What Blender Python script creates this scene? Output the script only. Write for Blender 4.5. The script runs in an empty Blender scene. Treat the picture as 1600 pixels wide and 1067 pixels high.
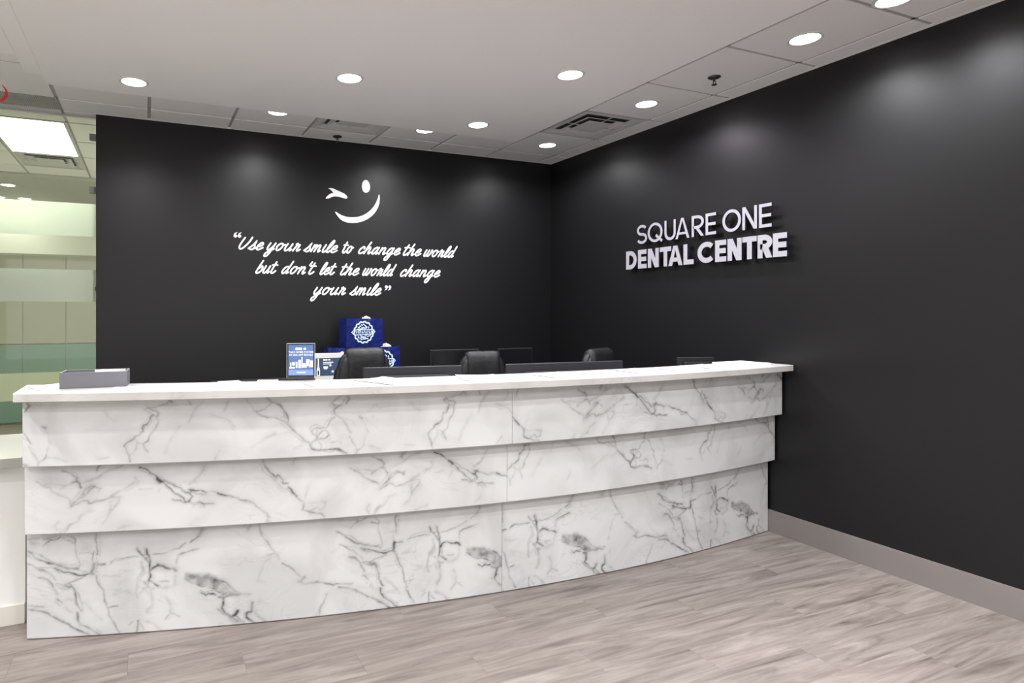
import bpy, bmesh, math, random
import numpy as np
from mathutils import Vector, Matrix
from mathutils.geometry import tessellate_polygon

random.seed(7)
np.random.seed(7)
scene = bpy.context.scene
COL = scene.collection

# ------------------------------------------------------------------ camera
F_PX, CX, CY, YAW, EYE = 957.6, 628.6, 485.1, 0.3938, 1.4756
XW, YW, H = 3.8455, 5.2528, 2.9847        # right wall, back wall, tile ceiling height
cam_d = bpy.data.cameras.new('camera')
cam = bpy.data.objects.new('camera', cam_d)
COL.objects.link(cam)
cam.location = (0, 0, EYE)
cam.rotation_euler = (math.pi / 2, 0, -YAW)
cam_d.sensor_width = 36
cam_d.lens = F_PX * 36 / 1600
cam_d.shift_x = (800 - CX) / 1600
cam_d.shift_y = (CY - 533.5) / 1600
cam_d.clip_start = 0.05
scene.camera = cam

# ------------------------------------------------------------------ world, exposure
world = bpy.data.worlds.new('world')
scene.world = world
world.use_nodes = True
bg = world.node_tree.nodes['Background']
bg.inputs[0].default_value = (0.985, 0.99, 1.0, 1)
bg.inputs[1].default_value = WORLD_STRENGTH = 1.6
scene.view_settings.view_transform = 'Standard'
scene.view_settings.look = 'None'
scene.view_settings.gamma = 1
scene.view_settings.use_curve_mapping = False
scene.view_settings.exposure = 0.0
scene.cycles.max_bounces = 8
scene.cycles.transparent_max_bounces = 12
scene.cycles.sample_clamp_indirect = 4
scene.cycles.caustics_reflective = False
scene.cycles.caustics_refractive = False
scene.cycles.use_denoising = True
SPOT_W = 135
SPOT_TILE_W = 105
LENS_E = 20

# ------------------------------------------------------------------ helpers
def new_mat(name, color=(.8, .8, .8), rough=.5, metal=0, spec=.5):
    m = bpy.data.materials.new(name)
    m.use_nodes = True
    b = m.node_tree.nodes['Principled BSDF']
    b.inputs['Base Color'].default_value = (*color, 1)
    b.inputs['Roughness'].default_value = rough
    b.inputs['Metallic'].default_value = metal
    b.inputs['Specular IOR Level'].default_value = spec
    return m

def N(m, kind, **kw):
    n = m.node_tree.nodes.new(kind)
    for k, v in kw.items():
        if k.startswith('i_'):
            n.inputs[k[2:].replace('_', ' ')].default_value = v
        else:
            setattr(n, k, v)
    return n

def L(m, a, b):
    m.node_tree.links.new(a, b)

def noise_mat(name, c1, c2, scale=5, rough=.5, metal=0, bump=0, bump_scale=60, spec=.5, detail=4, stretch=(1, 1, 1)):
    m = new_mat(name, c1, rough, metal, spec)
    b = m.node_tree.nodes['Principled BSDF']
    tc = N(m, 'ShaderNodeTexCoord')
    mp = N(m, 'ShaderNodeMapping')
    mp.inputs['Scale'].default_value = stretch
    L(m, tc.outputs['Object'], mp.inputs['Vector'])
    no = N(m, 'ShaderNodeTexNoise', i_Scale=scale, i_Detail=detail)
    L(m, mp.outputs[0], no.inputs['Vector'])
    mx = N(m, 'ShaderNodeMix', data_type='RGBA')
    mx.inputs[6].default_value = (*c1, 1)
    mx.inputs[7].default_value = (*c2, 1)
    L(m, no.outputs['Fac'], mx.inputs[0])
    L(m, mx.outputs[2], b.inputs['Base Color'])
    if bump:
        n2 = N(m, 'ShaderNodeTexNoise', i_Scale=bump_scale, i_Detail=3)
        L(m, mp.outputs[0], n2.inputs['Vector'])
        bp = N(m, 'ShaderNodeBump', i_Strength=bump, i_Distance=.01)
        L(m, n2.outputs['Fac'], bp.inputs['Height'])
        L(m, bp.outputs[0], b.inputs['Normal'])
    return m

def emit_mat(name, color, strength):
    m = bpy.data.materials.new(name)
    m.use_nodes = True
    nt = m.node_tree
    nt.nodes.clear()
    e = nt.nodes.new('ShaderNodeEmission')
    e.inputs[0].default_value = (*color, 1)
    e.inputs[1].default_value = strength
    o = nt.nodes.new('ShaderNodeOutputMaterial')
    nt.links.new(e.outputs[0], o.inputs[0])
    return m

def link(name, me, mat=None, parent=None, loc=None, rot=None, smooth=False):
    o = bpy.data.objects.new(name, me)
    COL.objects.link(o)
    if mat is not None and not me.materials:
        me.materials.append(mat)
    if parent is not None:
        o.parent = parent
    if loc is not None:
        o.location = loc
    if rot is not None:
        o.rotation_euler = rot
    if smooth:
        me.polygons.foreach_set('use_smooth', [True] * len(me.polygons))
    return o

def finish(bm, name, mat, parent=None, loc=None, rot=None, smooth=False):
    bmesh.ops.recalc_face_normals(bm, faces=bm.faces)
    me = bpy.data.meshes.new(name)
    bm.to_mesh(me)
    bm.free()
    return link(name, me, mat, parent, loc, rot, smooth)

def add_box(bm, x0, x1, y0, y1, z0, z1, bevel=0, seg=1):
    t = bmesh.new()
    bmesh.ops.create_cube(t, size=1)
    for v in t.verts:
        v.co = Vector(((x0 + x1) / 2 + v.co.x * (x1 - x0), (y0 + y1) / 2 + v.co.y * (y1 - y0), (z0 + z1) / 2 + v.co.z * (z1 - z0)))
    if bevel:
        bmesh.ops.bevel(t, geom=t.edges[:], offset=bevel, segments=seg, affect='EDGES', profile=.5)
    merge(bm, t)

def merge(bm, t, M=None):
    mp = {}
    for v in t.verts:
        mp[v] = bm.verts.new(M @ v.co if M else v.co)
    for f in t.faces:
        try:
            bm.faces.new([mp[v] for v in f.verts])
        except ValueError:
            pass
    t.free()

def box(name, x0, x1, y0, y1, z0, z1, mat, parent=None, bevel=0, seg=1, loc=None, rot=None):
    bm = bmesh.new()
    add_box(bm, x0, x1, y0, y1, z0, z1, bevel, seg)
    return finish(bm, name, mat, parent, loc, rot)

def add_cyl(bm, p0, p1, r0, r1=None, seg=16, caps=True):
    r1 = r0 if r1 is None else r1
    p0, p1 = Vector(p0), Vector(p1)
    d = (p1 - p0).normalized()
    q = d.to_track_quat('Z', 'Y')
    a, b = [], []
    for i in range(seg):
        t = 2 * math.pi * i / seg
        u = q @ Vector((math.cos(t), math.sin(t), 0))
        a.append(bm.verts.new(p0 + u * r0))
        b.append(bm.verts.new(p1 + u * r1))
    for i in range(seg):
        bm.faces.new((a[i], a[(i + 1) % seg], b[(i + 1) % seg], b[i]))
    if caps:
        bm.faces.new(a[::-1])
        bm.faces.new(b)

def add_lathe(bm, prof, cx=0, cy=0, cz=0, seg=32):
    rings = []
    for r, z in prof:
        if r < 1e-6:
            rings.append([bm.verts.new((cx, cy, cz + z))])
        else:
            rings.append([bm.verts.new((cx + r * math.cos(2 * math.pi * i / seg), cy + r * math.sin(2 * math.pi * i / seg), cz + z)) for i in range(seg)])
    for a, b in zip(rings[:-1], rings[1:]):
        for i in range(seg):
            j = (i + 1) % seg
            vs = []
            for v in (a[i % len(a)], a[j % len(a)], b[j % len(b)], b[i % len(b)]):
                if v not in vs:
                    vs.append(v)
            if len(vs) > 2:
                bm.faces.new(vs)

def add_sell(bm, c, r, e1=.5, e2=.5, nu=20, nv=14, M=None):
    """super-ellipsoid cushion"""
    def p(w, e):
        return math.copysign(abs(w) ** e, w)
    t = bmesh.new()
    rings = []
    for j in range(nv + 1):
        ph = -math.pi / 2 + math.pi * j / nv
        if j in (0, nv):
            rings.append([t.verts.new((c[0], c[1], c[2] + r[2] * p(math.sin(ph), e1)))])
            continue
        ring = []
        for i in range(nu):
            th = 2 * math.pi * i / nu
            ring.append(t.verts.new((c[0] + r[0] * p(math.cos(ph), e1) * p(math.cos(th), e2),
                                     c[1] + r[1] * p(math.cos(ph), e1) * p(math.sin(th), e2),
                                     c[2] + r[2] * p(math.sin(ph), e1))))
        rings.append(ring)
    for a, b in zip(rings[:-1], rings[1:]):
        for i in range(nu):
            j = (i + 1) % nu
            vs = []
            for v in (a[i % len(a)], a[j % len(a)], b[j % len(b)], b[i % len(b)]):
                if v not in vs:
                    vs.append(v)
            if len(vs) > 2:
                t.faces.new(vs)
    merge(bm, t, M)

def empty(name, loc=(0, 0, 0), rz=0):
    o = bpy.data.objects.new(name, None)
    o.empty_display_size = .1
    COL.objects.link(o)
    o.location = loc
    o.rotation_euler = (0, 0, rz)
    return o

def tag(o, label=None, cat=None, group=None, kind=None):
    if label:
        o['label'] = label
    if cat:
        o['category'] = cat
    if group:
        o['group'] = group
    if kind:
        o['kind'] = kind
    return o

def copy_tree(o, parent=None):
    c = o.copy()
    COL.objects.link(c)
    if parent is not None:
        c.parent = parent
    for ch in list(o.children):
        copy_tree(ch, c)
    return c

def catmull(pts, n=6):
    P = [Vector(p) for p in pts]
    if len(P) < 3:
        return P
    P = [2 * P[0] - P[1]] + P + [2 * P[-1] - P[-2]]
    out = []
    for i in range(1, len(P) - 2):
        a, b, c, d = P[i - 1:i + 3]
        for k in range(n):
            t = k / n
            out.append(.5 * ((2 * b) + (c - a) * t + (2 * a - 5 * b + 4 * c - d) * t * t + (3 * b - a - 3 * c + d) * t ** 3))
    out.append(P[-2])
    return out

def add_ribbon(bm, pts, w, depth, put, cap=True, closed=False, z=0.0, grad=0.0):
    """flat stroke of width w with thickness depth; put(x, y, d) maps to 3D. Mitred joins."""
    P = [Vector((p[0], p[1])) for p in pts]
    Q = [P[0]]
    for p in P[1:]:
        if (p - Q[-1]).length > 1e-5:
            Q.append(p)
    if closed and (Q[0] - Q[-1]).length < 1e-5:
        Q.pop()
    P = Q
    n = len(P)
    Ls, Rs = [], []
    for i in range(n):
        if closed:
            a, b = P[i - 1], P[(i + 1) % n]
            d1, d2 = (P[i] - a).normalized(), (b - P[i]).normalized()
        else:
            d1 = (P[i] - P[i - 1]).normalized() if i else None
            d2 = (P[i + 1] - P[i]).normalized() if i < n - 1 else None
            d1, d2 = d1 or d2, d2 or d1
        n1, n2 = Vector((-d1.y, d1.x)), Vector((-d2.y, d2.x))
        m = (n1 + n2)
        if m.length < 1e-4:
            m = n1
        m.normalize()
        k = min(1 / max(m.dot(n1), .25), 2.6)
        Ls.append(P[i] + m * w / 2 * k)
        Rs.append(P[i] - m * w / 2 * k)
    if closed:
        loops = [(Ls, Rs)]
    lo = [bm.verts.new(put(p.x, p.y, z)) for p in Ls]
    ro = [bm.verts.new(put(p.x, p.y, z)) for p in Rs]
    lt = [bm.verts.new(put(p.x, p.y, z + depth + grad * i)) for i, p in enumerate(Ls)]
    rt = [bm.verts.new(put(p.x, p.y, z + depth + grad * i)) for i, p in enumerate(Rs)]
    rng = range(n) if closed else range(n - 1)
    for i in rng:
        j = (i + 1) % n
        bm.faces.new((lt[i], lt[j], rt[j], rt[i]))
        bm.faces.new((lo[i], ro[i], ro[j], lo[j]))
        bm.faces.new((lt[i], lo[i], lo[j], lt[j]))
        bm.faces.new((rt[i], rt[j], ro[j], ro[i]))
    if not closed:
        bm.faces.new((lt[0], rt[0], ro[0], lo[0]))
        bm.faces.new((lt[-1], lo[-1], ro[-1], rt[-1]))
        if cap:
            for c in (P[0], P[-1]):
                add_poly(bm, [(c.x + w / 2 * math.cos(t * math.pi / 5), c.y + w / 2 * math.sin(t * math.pi / 5)) for t in range(10)], depth, put, z)

def add_poly(bm, pts, depth, put, z=0.0):
    a = [bm.verts.new(put(x, y, z)) for x, y in pts]
    b = [bm.verts.new(put(x, y, z + depth)) for x, y in pts]
    n = len(pts)
    if n > 4:
        for t in tessellate_polygon([[Vector((x, y, 0)) for x, y in pts]]):
            bm.faces.new([a[i] for i in t][::-1])
            bm.faces.new([b[i] for i in t])
    else:
        bm.faces.new(a[::-1])
        bm.faces.new(b)
    for i in range(n):
        bm.faces.new((a[i], a[(i + 1) % n], b[(i + 1) % n], b[i]))

# ------------------------------------------------------------------ materials
M = {}
M['ceil'] = noise_mat('drywall_white', (.925, .915, .915), (.93, .92, .92), 3, .85)
M['tile'] = noise_mat('mineral_tile', (.85, .84, .84), (.90, .89, .89), 90, .95, bump=.12, bump_scale=220)
M['grid'] = new_mat('ceiling_grid', (.44, .415, .42), .6)
M['wallblack'] = noise_mat('satin_black_paint', (.0048, .0046, .0052), (.006, .0057, .0064), 2, .42, bump=.02, bump_scale=300, spec=.40)
M['wallcream'] = noise_mat('cream_paint', (.75, .75, .70), (.78, .78, .74), 2, .8)
M['base'] = new_mat('taupe_baseboard', (.20, .182, .176), .5)
M['white'] = new_mat('white_laminate', (.70, .70, .68), .4)
M['whitelet'] = new_mat('white_vinyl', (.90, .90, .90), .5)
M['chrome'] = new_mat('brushed_metal', (.62, .62, .63), .35, .9)
M['black'] = new_mat('black_plastic', (.010, .010, .012), .5)
M['greyplastic'] = new_mat('charcoal_plastic', (.020, .020, .026), .5)
M['leather'] = noise_mat('black_leather', (.006, .006, .007), (.012, .012, .013), 8, .5, bump=.35, bump_scale=28, spec=.32)
M['paper'] = noise_mat('white_paper', (.86, .86, .86), (.9, .9, .9), 9, .7)
M['screen'] = new_mat('dark_screen', (.008, .008, .01), .2)
M['boxgrey'] = noise_mat('slate_box', (.13, .13, .15), (.15, .15, .17), 8, .6)
M['blue'] = noise_mat('blue_bag_film', (.004, .008, .075), (.010, .022, .17), 9, .25, bump=.8, bump_scale=11)
M['bluedark'] = noise_mat('blue_bag_side', (.004, .008, .06), (.008, .014, .09), 6, .35)
M['desk'] = new_mat('grey_worktop', (.50, .49, .48), .5)

# marble laminate: veins are stored per vertex (shape of the stone pattern), fine grain by nodes
def marble_mat(name, attr=True):
    m = new_mat(name, (.8, .8, .8), .32)
    b = m.node_tree.nodes['Principled BSDF']
    tc = N(m, 'ShaderNodeTexCoord')
    n1 = N(m, 'ShaderNodeTexNoise', i_Scale=2.6, i_Detail=6, i_Distortion=1.2)
    L(m, tc.outputs['Object'], n1.inputs['Vector'])
    r1 = N(m, 'ShaderNodeValToRGB')
    r1.color_ramp.elements[0].position = .36
    r1.color_ramp.elements[0].color = (.51, .513, .515, 1)
    r1.color_ramp.elements[1].position = .58
    r1.color_ramp.elements[1].color = (.60, .605, .61, 1)
    L(m, n1.outputs['Fac'], r1.inputs[0])
    n2 = N(m, 'ShaderNodeTexNoise', i_Scale=45, i_Detail=4)
    L(m, tc.outputs['Object'], n2.inputs['Vector'])
    last = r1.outputs[0]
    mp = N(m, 'ShaderNodeMapping')
    mp.inputs['Rotation'].default_value = (0, .6, 0)
    mp.inputs['Scale'].default_value = (1, 1, 2.2)
    L(m, tc.outputs['Object'], mp.inputs['Vector'])
    n3 = N(m, 'ShaderNodeTexNoise', i_Scale=3.4, i_Detail=7, i_Distortion=2.0)
    L(m, mp.outputs[0], n3.inputs['Vector'])
    s = N(m, 'ShaderNodeMath', operation='SUBTRACT')
    s.inputs[1].default_value = .5
    L(m, n3.outputs['Fac'], s.inputs[0])
    ab = N(m, 'ShaderNodeMath', operation='ABSOLUTE')
    L(m, s.outputs[0], ab.inputs[0])
    mr = N(m, 'ShaderNodeMapRange')
    mr.inputs['From Max'].default_value = .022
    mr.inputs['To Min'].default_value = .24 if attr else .30
    mr.inputs['To Max'].default_value = 0
    L(m, ab.outputs[0], mr.inputs['Value'])
    gate = N(m, 'ShaderNodeMath', operation='MULTIPLY')
    gr = N(m, 'ShaderNodeMapRange')
    gr.inputs['From Min'].default_value = .46
    gr.inputs['From Max'].default_value = .62
    n4 = N(m, 'ShaderNodeTexNoise', i_Scale=1.9, i_Detail=2)
    L(m, tc.outputs['Object'], n4.inputs['Vector'])
    L(m, n4.outputs['Fac'], gr.inputs['Value'])
    L(m, mr.outputs[0], gate.inputs[0])
    L(m, gr.outputs[0], gate.inputs[1])
    mx = N(m, 'ShaderNodeMix', data_type='RGBA')
    mx.inputs[7].default_value = (.26, .255, .255, 1)
    L(m, last, mx.inputs[6])
    L(m, gate.outputs[0], mx.inputs[0])
    last = mx.outputs[2]
    if attr:
        at = N(m, 'ShaderNodeAttribute', attribute_name='vein')
        # break the veins up a little with fine grain
        g = N(m, 'ShaderNodeMapRange')
        g.inputs['From Min'].default_value = .3
        g.inputs['From Max'].default_value = .7
        g.inputs['To Min'].default_value = .75
        g.inputs['To Max'].default_value = 1.35
        L(m, n2.outputs['Fac'], g.inputs['Value'])
        mu = N(m, 'ShaderNodeMath', operation='MULTIPLY')
        mu.use_clamp = True
        L(m, at.outputs['Fac'], mu.inputs[0])
        L(m, g.outputs[0], mu.inputs[1])
        m2 = N(m, 'ShaderNodeMix', data_type='RGBA')
        m2.inputs[7].default_value = (.055, .054, .056, 1)
        L(m, last, m2.inputs[6])
        L(m, mu.outputs[0], m2.inputs[0])
        last = m2.outputs[2]
    L(m, last, b.inputs['Base Color'])
    return m
M['marble'] = marble_mat('marble_laminate')
M['marbletop'] = marble_mat('marble_top', attr=False)
for nd in M['marbletop'].node_tree.nodes:
    if nd.type == 'VALTORGB':      # the top slab is a plainer, slightly warmer sheet than the fronts
        nd.color_ramp.elements[0].color = (.46, .445, .43, 1)
        nd.color_ramp.elements[1].color = (.53, .515, .50, 1)

# plank floor: grain along the plank, tone per plank from its object
def plank_mat():
    m = new_mat('vinyl_plank', (.5, .45, .42), .42, spec=.4)
    b = m.node_tree.nodes['Principled BSDF']
    tc = N(m, 'ShaderNodeTexCoord')
    oi = N(m, 'ShaderNodeObjectInfo')
    off = N(m, 'ShaderNodeVectorMath', operation='SCALE')
    cmb = N(m, 'ShaderNodeCombineXYZ')
    L(m, oi.outputs['Random'], cmb.inputs[0])
    L(m, oi.outputs['Random'], cmb.inputs[1])
    L(m, oi.outputs['Random'], cmb.inputs[2])
    L(m, cmb.outputs[0], off.inputs[0])
    off.inputs['Scale'].default_value = 37.0
    ad = N(m, 'ShaderNodeVectorMath', operation='ADD')
    L(m, tc.outputs['Object'], ad.inputs[0])
    L(m, off.outputs[0], ad.inputs[1])
    mp = N(m, 'ShaderNodeMapping')
    mp.inputs['Scale'].default_value = (1.0, 10, 1)
    L(m, ad.outputs[0], mp.inputs['Vector'])
    n1 = N(m, 'ShaderNodeTexNoise', i_Scale=1.5, i_Detail=6, i_Roughness=.66, i_Distortion=1.3)
    L(m, mp.outputs[0], n1.inputs['Vector'])
    r = N(m, 'ShaderNodeValToRGB')
    e = r.color_ramp.elements
    e[0].position = .27
    e[0].color = (.085, .070, .062, 1)
    e[1].position = .60
    e[1].color = (.255, .224, .205, 1)
    x = e.new(.42)
    x.color = (.175, .150, .135, 1)
    x = e.new(.72)
    x.color = (.30, .268, .248, 1)
    L(m, n1.outputs['Fac'], r.inputs[0])
    mp2 = N(m, 'ShaderNodeMapping')
    mp2.inputs['Scale'].default_value = (2.2, 90, 1)
    L(m, ad.outputs[0], mp2.inputs['Vector'])
    n2 = N(m, 'ShaderNodeTexNoise', i_Scale=1.0, i_Detail=4, i_Distortion=.4)
    L(m, mp2.outputs[0], n2.inputs['Vector'])
    f = N(m, 'ShaderNodeMapRange')
    f.inputs['From Min'].default_value = .3
    f.inputs['From Max'].default_value = .7
    f.inputs['To Min'].default_value = .92
    f.inputs['To Max'].default_value = 1.07
    L(m, n2.outputs['Fac'], f.inputs['Value'])
    f2 = N(m, 'ShaderNodeMapRange')
    f2.inputs['To Min'].default_value = .94
    f2.inputs['To Max'].default_value = 1.06
    L(m, oi.outputs['Random'], f2.inputs['Value'])
    mu = N(m, 'ShaderNodeMath', operation='MULTIPLY')
    L(m, f.outputs[0], mu.inputs[0])
    L(m, f2.outputs[0], mu.inputs[1])
    sc = N(m, 'ShaderNodeVectorMath', operation='SCALE')
    L(m, r.outputs[0], sc.inputs[0])
    L(m, mu.outputs[0], sc.inputs['Scale'])
    L(m, sc.outputs[0], b.inputs['Base Color'])
    bp = N(m, 'ShaderNodeBump', i_Strength=.12, i_Distance=.004)
    L(m, n2.outputs['Fac'], bp.inputs['Height'])
    L(m, bp.outputs[0], b.inputs['Normal'])
    return m
M['plank'] = plank_mat()

def thin_glass(name, tint, gloss=.08):
    m = bpy.data.materials.new(name)
    m.use_nodes = True
    nt = m.node_tree
    nt.nodes.clear()
    t = nt.nodes.new('ShaderNodeBsdfTransparent')
    t.inputs[0].default_value = (*tint, 1)
    g = nt.nodes.new('ShaderNodeBsdfGlossy')
    g.inputs['Roughness'].default_value = .03
    fr = nt.nodes.new('ShaderNodeFresnel')
    fr.inputs[0].default_value = 1.45
    mx = nt.nodes.new('ShaderNodeMixShader')
    o = nt.nodes.new('ShaderNodeOutputMaterial')
    nt.links.new(fr.outputs[0], mx.inputs[0])
    nt.links.new(t.outputs[0], mx.inputs[1])
    nt.links.new(g.outputs[0], mx.inputs[2])
    nt.links.new(mx.outputs[0], o.inputs[0])
    return m
M['glass'] = thin_glass('green_tinted_glass', (.93, .96, .87))
M['acrylic'] = thin_glass('clear_acrylic', (.95, .96, .96))

def film_mat(name, color, clear):
    m = bpy.data.materials.new(name)
    m.use_nodes = True
    nt = m.node_tree
    nt.nodes.clear()
    t = nt.nodes.new('ShaderNodeBsdfTransparent')
    tl = nt.nodes.new('ShaderNodeBsdfTranslucent')
    tl.inputs[0].default_value = (*color, 1)
    d = nt.nodes.new('ShaderNodeBsdfDiffuse')
    d.inputs[0].default_value = (*color, 1)
    a = nt.nodes.new('ShaderNodeMixShader')
    a.inputs[0].default_value = .35
    nt.links.new(tl.outputs[0], a.inputs[1])
    nt.links.new(d.outputs[0], a.inputs[2])
    b = nt.nodes.new('ShaderNodeMixShader')
    b.inputs[0].default_value = clear
    nt.links.new(a.outputs[0], b.inputs[1])
    nt.links.new(t.outputs[0], b.inputs[2])
    o = nt.nodes.new('ShaderNodeOutputMaterial')
    nt.links.new(b.outputs[0], o.inputs[0])
    return m
M['film'] = film_mat('frosted_film', (.84, .90, .80), .30)
M['filmlow'] = film_mat('yellow_frosted_film', (.80, .86, .62), .30)
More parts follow.
